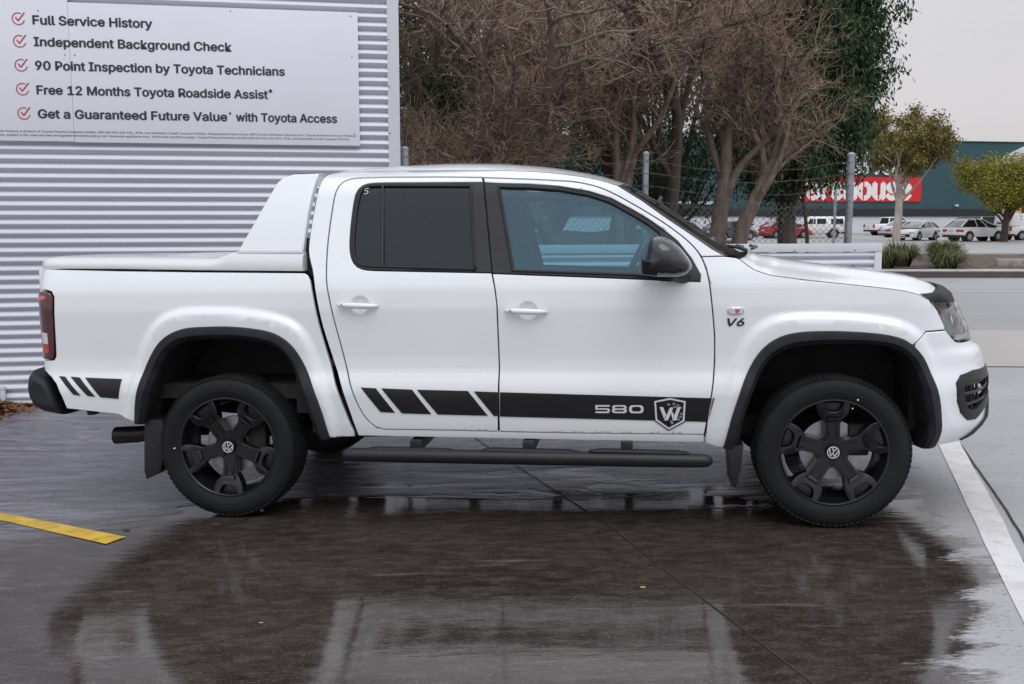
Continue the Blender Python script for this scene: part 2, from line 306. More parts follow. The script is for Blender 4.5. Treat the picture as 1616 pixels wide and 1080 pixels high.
T = {
 'flare_r': [(-0.657,0.381),(-0.584,0.564),(-0.524,0.774),(-0.488,0.885),(-0.434,0.998),(-0.353,1.088),(-0.264,1.125),(-0.134,1.135),(0.052,1.133),(0.222,1.114),(0.362,1.083),(0.444,1.035),(0.495,0.952),(0.544,0.800),(0.614,0.570),(0.628,0.393)],
 'flare_f': [(2.462,0.356),(2.496,0.480),(2.550,0.703),(2.586,0.834),(2.632,0.932),(2.684,1.011),(2.754,1.059),(2.847,1.083),(3.033,1.087),(3.216,1.076),(3.365,1.055),(3.446,1.030),(3.521,0.993),(3.557,0.971),(3.613,0.823),(3.659,0.605),(3.937,0.339)],
 'rear_door': [(1.349,1.768),(1.149,1.776),(0.808,1.783),(0.683,1.782),(0.631,1.779),(0.598,1.761),(0.582,1.728),(0.572,1.671),(0.559,1.518),(0.555,1.430),(0.557,1.305),(0.564,1.232),(0.573,1.187),(0.597,1.061),(0.633,0.905),(0.659,0.788),(0.684,0.694),(0.720,0.594),(0.759,0.524),(0.806,0.488),(0.850,0.477),(1.224,0.474),(1.440,0.469),(1.451,0.799),(1.445,1.121),(1.435,1.203),(1.419,1.274)],
 'rear_open': [(1.358,1.741),(0.819,1.752),(0.747,1.750),(0.710,1.738),(0.689,1.711),(0.678,1.630),(0.672,1.516),(0.672,1.428),(0.681,1.369),(0.700,1.330),(0.728,1.306),(0.777,1.298),(0.848,1.295),(1.418,1.277)],
 'rear_glass': [(1.297,1.724),(0.821,1.737),(0.754,1.737),(0.722,1.725),(0.706,1.701),(0.694,1.629),(0.687,1.515),(0.688,1.428),(0.695,1.375),(0.712,1.341),(0.737,1.321),(0.777,1.314),(0.847,1.311),(1.333,1.292)],
 'b_gap': [(1.353,1.766),(1.380,1.541),(1.406,1.371),(1.419,1.274)],
 'front_door': [(1.356,1.767),(1.605,1.751),(1.812,1.735),(1.872,1.725),(1.961,1.700),(2.049,1.656),(2.167,1.586),(2.283,1.511),(2.368,1.446),(2.425,1.393),(2.458,1.347),(2.480,1.290),(2.494,1.229),(2.510,1.081),(2.521,0.956),(2.522,0.830),(2.515,0.737),(2.508,0.682),(2.500,0.630),(2.488,0.555),(2.473,0.461),(1.873,0.463),(1.445,0.469)],
 'front_open': [(1.363,1.740),(1.435,1.733),(1.599,1.725),(1.751,1.710),(1.903,1.680),(2.016,1.642),(2.127,1.579),(2.200,1.534),(2.265,1.487),(2.345,1.419),(2.409,1.335),(2.451,1.255),(2.450,1.223),(2.315,1.228),(2.125,1.239),(1.522,1.269),(1.421,1.274)],
 'front_glass': [(1.436,1.716),(1.599,1.709),(1.752,1.694),(1.903,1.664),(2.016,1.624),(2.127,1.559),(2.200,1.514),(2.262,1.464),(2.268,1.438),(2.272,1.247),(2.170,1.251),(2.126,1.255),(1.523,1.282)],
 'sail_tri': [(2.262,1.475),(2.345,1.409),(2.408,1.326),(2.448,1.252),(2.448,1.226),(2.269,1.236),(2.266,1.438)],
 'cab_rear': [(0.707,0.442),(0.676,0.553),(0.635,0.694),(0.585,0.846),(0.539,1.012),(0.515,1.139),(0.494,1.263),(0.487,1.303),(0.469,1.344),(0.454,1.394),(0.455,1.444),(0.464,1.558),(0.474,1.653),(0.486,1.744),(0.488,1.777),(0.494,1.794)],
 'cab_top': [(0.503,1.809),(0.533,1.819),(0.598,1.825),(0.817,1.827),(1.132,1.821),(1.445,1.807),(1.643,1.792),(1.747,1.778),(1.894,1.754),(1.960,1.738),(2.014,1.718),(2.049,1.706)],
 'a_pillar': [(2.167,1.630),(2.283,1.543),(2.397,1.463),(2.510,1.381),(2.571,1.345)],
 'rocker': [(2.472,0.419),(2.000,0.426),(1.438,0.433),(0.956,0.439),(0.707,0.442)],
 'bonnet': [(2.622,1.337),(2.646,1.328),(2.702,1.281),(2.781,1.251),(2.941,1.227),(3.165,1.201),(3.344,1.179),(3.527,1.151),(3.603,1.120)],
 'fender_seam': [(2.459,1.344),(2.571,1.344)],
 'headlight': [(3.607,1.112),(3.892,1.088),(4.141,1.009),(3.938,0.960),(3.914,0.907),(3.753,0.916),(3.714,0.950),(3.691,1.004),(3.655,1.067)],
 'seam_bumper': [(3.478,0.917),(3.556,0.968),(3.685,0.970)],
 'trim_f_out': [(2.565,0.396),(2.602,0.560),(2.659,0.743),(2.719,0.863),(2.776,0.924),(2.845,0.962),(2.938,0.977),(3.098,0.979),(3.259,0.969),(3.362,0.955),(3.450,0.923),(3.502,0.872),(3.547,0.763),(3.567,0.656),(3.589,0.532),(3.646,0.403)],
 'trim_f_in': [(3.572,0.403),(3.531,0.511),(3.518,0.611),(3.498,0.719),(3.472,0.801),(3.424,0.867),(3.352,0.903),(3.215,0.916),(3.032,0.913),(2.904,0.905),(2.812,0.869),(2.754,0.802),(2.706,0.696),(2.661,0.560),(2.632,0.384)],
 'trim_r_out': [(-0.491,0.509),(-0.474,0.640),(-0.447,0.737),(-0.402,0.847),(-0.336,0.945),(-0.260,0.993),(-0.185,1.014),(0.029,1.020),(0.185,1.007),(0.296,0.984),(0.376,0.928),(0.429,0.846),(0.484,0.724),(0.533,0.573),(0.562,0.435)],
 'trim_r_in': [(0.502,0.420),(0.450,0.586),(0.414,0.711),(0.371,0.818),(0.319,0.894),(0.236,0.931),(0.096,0.950),(-0.104,0.951),(-0.221,0.938),(-0.281,0.903),(-0.345,0.819),(-0.388,0.696),(-0.452,0.501)],
 'bed_front': [(0.439,1.292),(0.468,1.287),(0.481,1.242),(0.489,1.197),(0.517,1.032),(0.546,0.915),(0.580,0.788),(0.628,0.624),(0.677,0.477),(0.697,0.442)],
 'bed_top': [(0.438,1.290),(-0.143,1.302),(-0.577,1.313),(-0.913,1.325),(-0.960,1.327)],
 'bed_bottom': [(-1.277,0.527),(-0.745,0.565),(-0.597,0.549),(-0.479,0.509)],
 'stripe_r1': [(-.919,.757),(-.884,.754),(-.794,.654),(-.834,.659)],
 'stripe_r2': [(-.853,.754),(-.801,.750),(-.712,.648),(-.754,.652)],
 'stripe_r3': [(-0.770,0.749),(-0.563,0.742),(-0.583,0.637),(-0.682,0.645)],
 'stripe_1': [(0.736,0.700),(0.815,0.696),(0.910,0.568),(0.834,0.572)],
 'stripe_2': [(0.844,0.696),(1.004,0.689),(1.099,0.561),(0.946,0.565)],
 'stripe_3': [(1.030,0.689),(1.292,0.683),(1.390,0.555),(1.132,0.560)],
 'stripe_4': [(1.323,0.681),(1.445,0.677),(1.441,0.553),(1.422,0.553)],
 'stripe_5': [(1.456,0.677),(2.506,0.649),(2.481,0.529),(1.452,0.551)],
 'stripe_6': [(2.513,0.651),(2.520,0.649),(2.492,0.539)],
 'shield': [(2.304,0.650),(2.380,0.634),(2.374,0.532),(2.298,0.488),(2.233,0.536),(2.226,0.634)],
 'n580': [(1.935,0.613),(2.174,0.611),(2.174,0.571),(1.935,0.576)],
 'wbox': [(2.252,0.605),(2.355,0.604),(2.355,0.536),(2.252,0.538)],
 'v6': [(2.581,1.043),(2.663,1.042),(2.663,1.002),(2.581,1.002)],
 'ind': [(2.580,1.096),(2.662,1.095),(2.662,1.060),(2.580,1.060)],
 'handle_r': [(0.625,1.141),(0.837,1.133),(0.837,1.101),(0.624,1.107)],
 'bowl_r': [(0.688,1.123),(0.791,1.122),(0.740,1.170),(0.738,1.072)],
 'handle_f': [(1.487,1.105),(1.700,1.098),(1.699,1.062),(1.486,1.068)],
 'bowl_f': [(1.541,1.085),(1.652,1.085),(1.597,1.134),(1.595,1.037)],
 'five': [(0.726,1.721),(0.753,1.720),(0.756,1.692),(0.729,1.692)],
 'sail': [(0.068,1.392),(0.155,1.558),(0.227,1.710),(0.247,1.773),(0.257,1.801),(0.280,1.819),(0.427,1.816),(0.449,1.789),(0.457,1.764),(0.451,1.686),(0.438,1.590),(0.430,1.470),(0.423,1.385)],
 'lid_bot': [(-1.135,1.327),(-0.577,1.318),(-0.143,1.306),(0.434,1.294)],
 'tail_light': [(-1.037,1.203),(-0.975,1.208),(-1.189,1.189),(-0.932,1.175),(-0.942,0.920),(-1.184,0.843),(-1.167,0.827),(-1.027,0.841),(-1.048,0.862),(-1.046,0.952),(-1.062,1.057)],
 'fog': [(4.013,0.744),(3.804,0.760),(3.725,0.748),(3.690,0.716),(3.697,0.622),(3.724,0.566),(3.773,0.527),(3.839,0.522),(3.913,0.557),(3.954,0.625)],
 'bumper_bot': [(3.641,0.415),(4.066,0.339),(3.950,0.411),(4.015,0.455),(3.993,0.517)],
 'protector': [(3.560,1.175),(3.616,1.130),(3.646,1.117),(4.078,1.062)],
 'chin': [(4.092,0.334),(3.940,0.420),(3.916,0.484),(4.137,0.492)],
 'fog2': [(3.804,0.760),(3.725,0.748),(3.690,0.716),(3.697,0.622),(3.724,0.566),(3.773,0.527),(3.839,0.522),(3.906,0.559)],
}
FLR[:] = [soft(T["flare_r"], 90, 8), soft(T["flare_f"], 90, 8)]
# ================================================================== PICKUP
M_white = mat('pickup_white_paint', (.755, .775, .805), .28, coat=1., var=.015, vscale=1.5)
M_wtop = wet_drops(mat('pickup_white_paint_rain_beaded', (.74, .75, .765), .30, coat=1., var=.02), 110, .22, .42)
M_gap = mat('gap_shade_black', (.012, .012, .013), .8)  # near-black colour standing in for the shade inside panel gaps
M_blk = mat('satin_black_trim', (.011, .0115, .0145), .42, spec=.4, var=.2, bump=.05, bscale=200)
M_gloss = wet_drops(mat('gloss_black_plastic', (.012, .012, .015), .12, coat=.6, var=.2), 130, .25, .4)
M_plas = mat('textured_black_plastic', (.016, .017, .022), .55, spec=.35, var=.35, vscale=14, bump=.25, bscale=260, rvar=.12)
M_decal = mat('black_vinyl', (.006, .006, .0085), .38, var=.25, vscale=5)
M_letter = mat('silver_white_vinyl', (.62, .62, .68), .4, var=.05)
M_grey = mat('grey_vinyl', (.22, .23, .25), .45)
M_tyre = mat('tyre_rubber', (.0085, .0095, .0105), .70, spec=.28, var=.35, vscale=9, bump=.2, bscale=120, rvar=.15)
M_rim = mat('satin_black_alloy', (.006, .0065, .0085), .24, metal=.0, spec=.45, coat=.12, var=.25, vscale=8)
M_steel = mat('brake_steel', (.36, .36, .38), .32, metal=.85, var=.15, vscale=30)
M_dirt = mat('grimy_underbody', (.016, .0155, .016), .8, var=.4, vscale=10, bump=.3)
M_chrome = mat('chrome', (.75, .75, .77), .12, metal=1.)
M_red = mat('red_lamp_lens', (.060, .004, .008), .12, coat=1., var=.35, vscale=9, spec=.6)
M_redb = mat('bright_red_reflector', (.50, .012, .016), .12, coat=1.)
M_lens = mat('clear_lamp_plastic', (.60, .62, .64), .10, coat=1., var=.1)
M_seat = mat('charcoal_seat_cloth', (.075, .08, .085), .9, var=.2, bump=.3, bscale=150)
M_grab = mat('dark_cabin_plastic', (.085, .09, .095), .6)
M_head = mat('grey_headliner', (.35, .36, .36), .9)
G_front = glass('green_tinted_side_glass', (.52, .76, .81), .95, body=(.07, .27, .41), bodyfac=.20)
G_rear = glass('privacy_glass', (.10, .12, .15), .62, body=(.016, .021, .032), bodyfac=.72)
G_shield = glass('windscreen_glass', (.55, .66, .66), 1.0)
G_lamp = glass('headlamp_cover', (.88, .90, .90), 1.0)

truck = empty('pickup_truck', (-1.3833, 6.034, -.0294-.0242), (-.026, -.01896, -.11946))
tag(truck, 'white dual cab pickup with black side stripes and black wheels on wet concrete', 'pickup')

def Mn(u, z, off=0.):
    e = 2e-3
    du = M(u+e, z, off)-M(u-e, z, off); dz = M(u, z+e, off)-M(u, z-e, off)
    n = np.cross(du, dz); n /= np.linalg.norm(n, axis=-1, keepdims=True)+1e-12
    return n            # points outwards, to -y on the near side
def panel(name, outline, m, parent, holes=(), off=0., thick=.022, res=.035, gap=.003, rnd=.004, mirror=False, fine=None, surf=None):
    P = resample(np.array(outline)[:, :2], .028, True)
    P = shrink(P, gap)
    sgn = 1 if area(P) > 0 else -1
    if sgn < 0: P = P[::-1]
    loops = [P]
    for h in holes:
        h = resample(np.array(h)[:, :2], .028, True)
        if area(h) > 0: h = h[::-1]
        loops.append(h)
    pts = []; edges = []; lid = []
    for k, q in enumerate(loops):
        b = len(pts); n = len(q); pts += [tuple(v) for v in q]; edges += [(b+i, b+(i+1) % n) for i in range(n)]; lid.append((b, n))
    if rnd:
        for q in loops:
            a2 = np.array(shrink(P, rnd)) if q is P else np.array(shrink(q, -rnd))
            pts += [tuple(v) for v in a2]
    nb = sum(n for _, n in lid)
    lo, hi = P.min(0), P.max(0); r = res
    gx, gz = np.meshgrid(np.arange(lo[0]+r*.37, hi[0], r), np.arange(lo[1]+r*.41, hi[1], r)); gx = gx.ravel(); gz = gz.ravel()
    if fine is not None:        # denser rows where the surface bends quickly
        fx, fz = np.meshgrid(np.arange(lo[0], hi[0], fine), np.arange(lo[1], hi[1], fine)); fx = fx.ravel(); fz = fz.ravel()
        near = np.zeros(len(fx), bool)
        for c in FLR: near |= _dist(c, fx, fz) < .06
        gx = np.r_[gx, fx[near]]; gz = np.r_[gz, fz[near]]
    ok = inside(P, gx, gz)
    for h in loops[1:]: ok &= ~inside(h, gx, gz)
    d = np.full(len(gx), 9.)
    for q in loops: d = np.minimum(d, _dist(np.vstack([q, q[:1]]), gx, gz))
    ok &= d > max(rnd*1.6, r*.28)
    pts += list(zip(gx[ok], gz[ok]))
    v, ed, fc, ov, oe, of = delaunay_2d_cdt([Vector(p) for p in pts], edges, [], 0, 1e-6)
    v = np.array([tuple(q) for q in v]); fc = np.array([f for f in fc if len(f) == 3])
    c = v[fc].mean(1); keep = inside(P, c[:, 0], c[:, 1])
    for h in loops[1:]: keep &= ~inside(h, c[:, 0], c[:, 1])
    fc = fc[keep]
    mp = {}
    for new, olds in enumerate(ov):
        for o in olds: mp[o] = new
    bnd = [[mp[b+i] for i in range(n)] for b, n in lid]
    sf = surf or M; X = sf(v[:, 0], v[:, 1], off)
    if surf is None: NN = Mn(v[:, 0], v[:, 1], off)
    else:
        e = 2e-3; NN = np.cross(sf(v[:, 0]+e, v[:, 1], off)-sf(v[:, 0]-e, v[:, 1], off), sf(v[:, 0], v[:, 1]+e, off)-sf(v[:, 0], v[:, 1]-e, off)); NN /= np.linalg.norm(NN, axis=1, keepdims=True)+1e-12
    X = X.copy(); isb = np.zeros(len(v), bool)
    for b in bnd: isb[b] = True
    if rnd: X[isb] -= NN[isb]*rnd*.8
    V = [X]; NR = [NN.copy()]; F = [tuple(f) for f in fc]; k = len(X)
    if thick:
        for b in bnd:
            n = len(b); q = X[b]; t = np.roll(q, -1, 0)-np.roll(q, 1, 0); out = np.cross(t, NN[b]); out /= np.linalg.norm(out, axis=1, keepdims=True)+1e-9
            if rnd: NR[0][b] = NN[b]*.6+out*.8
            V += [q, q-NN[b]*thick]; NR += [out, out]
            F += [(k+(i+1) % n, k+i, k+n+i, k+n+(i+1) % n) for i in range(n)]; k += 2*n
    V = np.vstack(V); NR = np.vstack(NR); NR /= np.linalg.norm(NR, axis=1, keepdims=True)+1e-9
    o = raw(name, V, F, m, parent, True, NR)
    if mirror:
        W2 = V*[1, -1, 1]; N2 = NR*[1, -1, 1]
        raw(name, W2, [f[::-1] for f in F], m, mirror if mirror is not True else parent, True, N2)
    return o
def mid(a, b, n=44): return (soft(a, n, 3)+soft(b[::-1] if np.hypot(*(np.array(a[0])-b[0])) > np.hypot(*(np.array(a[0])-b[-1])) else b, n, 3))/2

T['trim_f_out'][-3:] = [(3.583,.655),(3.600,.54),(3.607,.405)]
T['trim_f_in'] = [(3.545,.395),(3.545,.50)] + T['trim_f_in'][2:]
archF = mid(T['trim_f_out'], T['trim_f_in']); archR = mid(T['trim_r_out'], T['trim_r_in'])
if archF[0, 0] > archF[-1, 0]: archF = archF[::-1]
if archR[0, 0] > archR[-1, 0]: archR = archR[::-1]
gapB = [(1.4515,.80),(1.446,1.11),(1.436,1.20)]

# ---- doors
def ring(cu, cz, a=.050, b=.046, n=30): return [(cu+a*math.cos(2*math.pi*k/n), cz+b*math.sin(2*math.pi*k/n)) for k in range(n)]
HR, HF = ((.624+.838)/2+.008, 1.122), ((1.486+1.701)/2+.008, 1.086)
rear_door = panel('rear_door', soft(T['rear_door'][:20], 60, 1).tolist()+T['rear_door'][20:]+soft(T['rear_open'], 60, 1)[::-1].tolist(), M_white, truck, [ring(*HR)])
rear_door_far = None
front_door = panel('front_door', T['front_door'][:1]+soft(T['front_door'][1:20], 60, 1).tolist()+T['front_door'][20:]+gapB+T['front_open'][::-1], M_white, truck, [ring(*HF)])
# the same two doors on the far flank
def far_copy(o, parent=None):
    """mirror image of a near-side part for the far flank"""
    me = o.data.copy(); me.transform(Matrix.Scale(-1, 4, (0, 1, 0))); me.flip_normals()
    c = bpy.data.objects.new(o.name.split('.')[0], me); return link(c, parent or o.parent)
rear_trim = panel('window_surround', T['rear_open'], M_blk, rear_door, [T['rear_glass']], off=-.004, gap=.001, res=.06)
front_trim = panel('window_surround', T['front_open'], M_blk, front_door, [T['front_glass']], off=-.004, gap=.001, res=.06)
rear_win = panel('window_glass', T['rear_glass'], G_rear, rear_door, off=-.011, gap=-.004, thick=0, rnd=0, res=.09)
front_win = panel('window_glass', T['front_glass'], G_front, front_door, off=-.011, gap=-.004, thick=0, rnd=0, res=.09)
sailtri = panel('mirror_mount_panel', T['sail_tri'], M_blk, front_door, off=.004, gap=-.004, res=.08)
bar = MB(); gl = np.array([T['rear_glass'][0], T['rear_glass'][-1]])
a = M(np.array([.826, .852]), np.array([1.738, 1.312]), -.003)
bar.tube([a[0], a[1]], .009, 8); bar.build('window_divider_bar', M_blk, rear_door, angle=40)
M_seal = mat('window_rubber', (.006, .006, .007), .6)
for P_, d_ in ((T['rear_glass'], rear_door), (T['front_glass'], front_door)):
    q = resample(shrink(resample(P_, .02, True), .003), .03, True); X = M(q[:, 0], q[:, 1], -.006); b = MB(); b.tube(np.vstack([X, X[:1]]), .0085, 6, caps=False); b.build('window_seal', M_seal, d_, smooth=True)
# white numeral chalked on the rear window
def on_body(V, box, off, extra=1.):
    """put flat lettering (x right, y up) onto the flank; box = (u0,u1,z0,z1) of its extent"""
    V = np.array(V, float); u0, u1, z0, z1 = box
    w, h = V[:, 0].max(), V[:, 1].max(); lo = V[:, 1].min()
    u = u0+(u1-u0)*V[:, 0]/w; z = z0+(z1-z0)*(V[:, 1])/h
    t = (V[:, 2]-V[:, 2].min())/(V[:, 2].max()-V[:, 2].min()+1e-9)
    return M(u, z, off)+Mn(u, z)*t[:, None]*.0012
def stroke(name, pts, r, m, parent, off):
    b = MB(); q = np.array(pts); X = M(q[:, 0], q[:, 1], off); b.tube(X, r, 6); return b.build(name, m, parent, angle=50)
M_chalk = mat('white_marker', (.75, .75, .75), .8)
stroke('chalked_numeral_five', [(.754,1.721),(.733,1.720),(.733,1.708),(.747,1.709),(.752,1.700),(.745,1.693),(.730,1.693)], .0022, M_chalk, rear_door, -.006)
# ---- handles
def handle(u0, u1, zc, door):
    n = 26; t = np.linspace(0, 1, n); uu = u0+(u1-u0)*t; zz = zc-.007*t+.003
    base = M(uu, zz, 0); G = []
    for i in range(n):
        e = math.sin(math.pi*min(max(t[i], .02), .98))**.35; ringp = []
        for k in range(14):
            a = 2*math.pi*k/14; ringp.append(base[i]+[0, -.030*math.sin(math.pi*t[i])**.4-.014*e*math.cos(a), .0155*e*math.sin(a)])
        G.append(ringp)
    b = MB(); b.grid(G, wrap=True); h = b.build('door_handle', M_white, door, angle=60)
    c = MB(); q = M(np.array([u0+.03]), np.array([zz[2]]), .0)[0]; c.lathe([(.0, -.040), (.008, -.040), (.009, -.036), (.009, -.02)], (q[0], q[1], q[2]), 'y', 16); c.build('lock_cylinder', M_chrome, h, angle=40)
    return h
def bowl(cu, cz, door):
    """the finger recess behind a handle: a shallow dish with a lip"""
    G = []
    for i, (r, d) in enumerate([(1.02, -.0055), (.98, -.006), (.86, -.010), (.66, -.015), (.40, -.018), (.02, -.019)]):
        a = np.linspace(0, 2*np.pi, 33)[:-1]; G.append(M(cu+.050*r*np.cos(a), cz+.046*r*np.sin(a), d+.004))
    b = MB(); b.grid(np.array(G), wrap=True); return b.build('handle_recess', M_white, door, smooth=True)
for d, u0, u1, z in ((rear_door, .624, .838, 1.120), (front_door, 1.486, 1.701, 1.084)):
    bowl((u0+u1)/2+.008, z+.002, d); handle(u0, u1, z, d)
# ---- stripe decals
dk = dict(off=.0035, gap=0., thick=.002, rnd=0., res=.05)
for n in ('stripe_1', 'stripe_2', 'stripe_3', 'stripe_4'): panel('stripe_decal', T[n], M_decal, rear_door, **dk)
panel('stripe_decal', T['stripe_5'], M_decal, front_door, **dk)
# squared wide numerals drawn as strokes, like the badge
def seg(polys, box, name, m, parent, off=.0065):
    b = MB(); u0, u1, z0, z1 = box
    for pl in polys:
        q = np.array(pl, float); u = u0+(u1-u0)*q[:, 0]; z = z0+(z1-z0)*q[:, 1]
        X = M(u, z, off); Y = M(u, z, off-.0015); n = len(pl)
        b.add(np.vstack([X, Y]), [tuple(range(n))]+[(i, i+n, (i+1) % n+n, (i+1) % n) for i in range(n)])
    return b.build(name, m, parent)
def rrect_ring(x0, x1, y0, y1, tx, ty, c=.25, n=5):
    """a rounded-rectangle ring as quads"""
    def rr(x0, x1, y0, y1, rx, ry):
        o = []
        for cx, cy, a0 in ((x1-rx, y1-ry, 0), (x0+rx, y1-ry, 90), (x0+rx, y0+ry, 180), (x1-rx, y0+ry, 270)):
            for k in range(n): t = R(a0+90*k/(n-1)); o.append((cx+rx*math.cos(t), cy+ry*math.sin(t)))
        return o
    A = rr(x0, x1, y0, y1, (x1-x0)*.22, (y1-y0)*.42); B = rr(x0+tx, x1-tx, y0+ty, y1-ty, (x1-x0)*.15, (y1-y0)*.25)
    return [[A[i], A[(i+1) % len(A)], B[(i+1) % len(A)], B[i]] for i in range(len(A))]
w3 = .30; sk5 = [[(0,.8),(w3,.8),(w3,1),(0,1)], [(0,.40),(.05,.40),(.05,.8),(0,.8)], [(.05,.42),(w3-.03,.42),(w3-.02,.60),(.05,.60)], [(w3-.05,.02),(w3,.15),(w3,.5),(w3-.05,.60)], [(0,0),(w3-.02,0),(w3-.05,.2),(0,.2)]]
q8 = rrect_ring(.35, .65, .44, 1., .05, .17)+rrect_ring(.345, .655, 0., .60, .05, .19)
q0 = rrect_ring(.70, 1., 0, 1, .055, .20)
u0, u1 = 1.935, 2.174
seg(sk5+q8+q0, (u0, u1, .572, .613), 'badge_numerals', M_letter, front_door)
# shield crest: dark field, pale border, W and chequers
sh = np.array(T['shield']); c0 = sh.mean(0)
panel('shield_crest', c0+(sh-c0)*1.07, M_decal, front_door, off=.0045, gap=0, thick=.003, rnd=0, res=.05)
bd = [[sh[i], sh[(i+1) % 6], c0+(sh[(i+1) % 6]-c0)*.885, c0+(sh[i]-c0)*.885] for i in range(6)]
seg([[tuple(p) for p in q] for q in bd], (0, 1, 0, 1), 'crest_border', M_letter, front_door, .0075)
Wp = [[(.0,1),(.17,1),(.32,.42),(.22,.12)], [(.22,.0),(.40,0),(.66,.98),(.50,.98)], [(.50,.98),(.56,.80),(.70,.40),(.62,.05)], [(.62,0),(.80,0),(1,1),(.85,1)]]
seg(Wp, (2.252, 2.355, .536, .604), 'crest_letter', M_letter, front_door, .0078)
ch = [[(2.318+dx, z), (2.318+dx+.013, z), (2.318+dx+.013, z-.010), (2.318+dx, z-.010)] for dx, z in ((-.028,.622),(-.002,.626),(.018,.618),(.030,.606),(.004,.610),(.034,.575),(.030,.560),(-.010,.527),(-.014,.536),(.02,.546))]
seg(ch, (0, 1, 0, 1), 'crest_chequers', M_grey, front_door, .0072)
# ---- cab side frame (pillars, cantrail, sill), one piece each flank
cabpoly = T['rocker'] + soft(T['cab_rear'], 40, 1)[1:].tolist() + soft(T['cab_top'], 30, 1).tolist() + T['a_pillar'] + [T['fender_seam'][0]] \
    + soft(T['front_door'][1:11], 40, 1)[::-1][1:].tolist() + [T['front_door'][0]] + soft(T['rear_door'][:20], 60, 1).tolist() + [(.806,.488),(.85,.477),(1.224,.474),(1.445,.469),(1.873,.463),(2.473,.461)]
panel('cab_side', cabpoly, M_white, truck, thick=.03, res=.024, rnd=0., mirror=True)
# ---- front fender
ix = [i for i, q in enumerate(T['front_door']) if q == (2.458,1.347)]; ix = ix[0] if ix else 10
bon = soft(T['bonnet'][1:], 40, 1)
fend = [T['fender_seam'][0], T['fender_seam'][1], T['bonnet'][0]] + bon.tolist() + [(3.607,1.112),(3.654,1.068),(3.685,1.004),(3.688,.972)] + T['seam_bumper'][::-1][1:] \
    + [q for q in archF[::-1].tolist() if q[1] < .925 or q[0] < 3.44] 
# keep only the part of the arch behind the bumper seam
fend = [T['fender_seam'][0], T['fender_seam'][1], T['bonnet'][0]] + bon.tolist() + [(3.607,1.112),(3.654,1.068),(3.685,1.004),(3.688,.972),(3.553,.969),(3.474,.917)] \
    + [q for q in archF[::-1].tolist() if q[0] < 3.44] + [(2.475,.410)] + T['front_door'][ix+1:20][::-1]
fender = panel('front_fender', fend, M_white, truck, fine=.014)
stripe6 = panel('stripe_decal', T['stripe_6'], M_decal, fender, **dk)
# ---- bumper, wrapped round the nose
bump_poly = [q for q in archF.tolist() if q[0] > 3.46][::-1]
bump_poly = [(3.474,.917),(3.553,.969),(3.688,.972),(3.714,.945),(3.753,.914),(3.80,.904),(3.95,.900),(4.35,.900),(4.35,.47),(4.15,.45),(3.94,.425),(3.80,.405),(3.66,.405)] + [q for q in archF.tolist() if q[0] > 3.46][::-1]
FOG = [(3.83,.762),(3.725,.748),(3.69,.716),(3.697,.622),(3.724,.566),(3.773,.527),(3.839,.522),(3.95,.56),(4.10,.585),(4.14,.60),(4.14,.752)]
front_bumper = panel('front_bumper', bump_poly, M_white, truck, [FOG, [(4.18,.50),(4.34,.50),(4.34,.80),(4.18,.80)]], res=.03)
fi = shrink(resample(FOG, .03, True), .045 if area(FOG) > 0 else .045)
fogp = panel('fog_lamp_bezel', FOG, M_blk, front_bumper, [fi], off=.008, gap=-.004, res=.05)
panel('fog_lamp_recess', fi, M_gap, front_bumper, off=-.035, gap=-.01, thick=0, rnd=0, res=.08)
fl = MB()
for z0, z1 in ((.70,.70),(.655,.65),(.60,.60)):
    uu = np.linspace(3.745, 4.12, 12); fl.tube(M(uu, np.linspace(z0, z1+.015, 12), -.012), .009, 6)
for uu in (3.80, 3.87): fl.tube(M(np.array([uu, uu+.02]), np.array([.72, .565]), -.012), .007, 6)
fl.build('fog_lamp_grille_bars', M_blk, front_bumper, angle=40)
gl_ = MB(); q = M(np.array([3.90]), np.array([.66]), -.03)[0]; gl_.lathe([(.0,.0),(.030,.002),(.034,.012),(.034,.05)], tuple(q), 'y', 20); gl_.build('fog_lamp', M_chrome, front_bumper, angle=40)
panel('bumper_chin', [(3.80,.412),(3.87,.445),(3.98,.515),(4.07,.575),(4.18,.60),(4.35,.60),(4.35,.47),(4.14,.45),(3.96,.42)], M_plas, front_bumper, off=.012, gap=0, thick=.03)
panel('lower_grille', [(4.16,.50),(4.35,.50),(4.35,.80),(4.16,.80)], M_plas, front_bumper, off=-.02, gap=0, mirror=True)
np_ = MB(); np_.box((3.995, -.19, .735), (4.016, .19, .775)); np_.build('number_plate_holder', M_plas, front_bumper, bevel=.004)
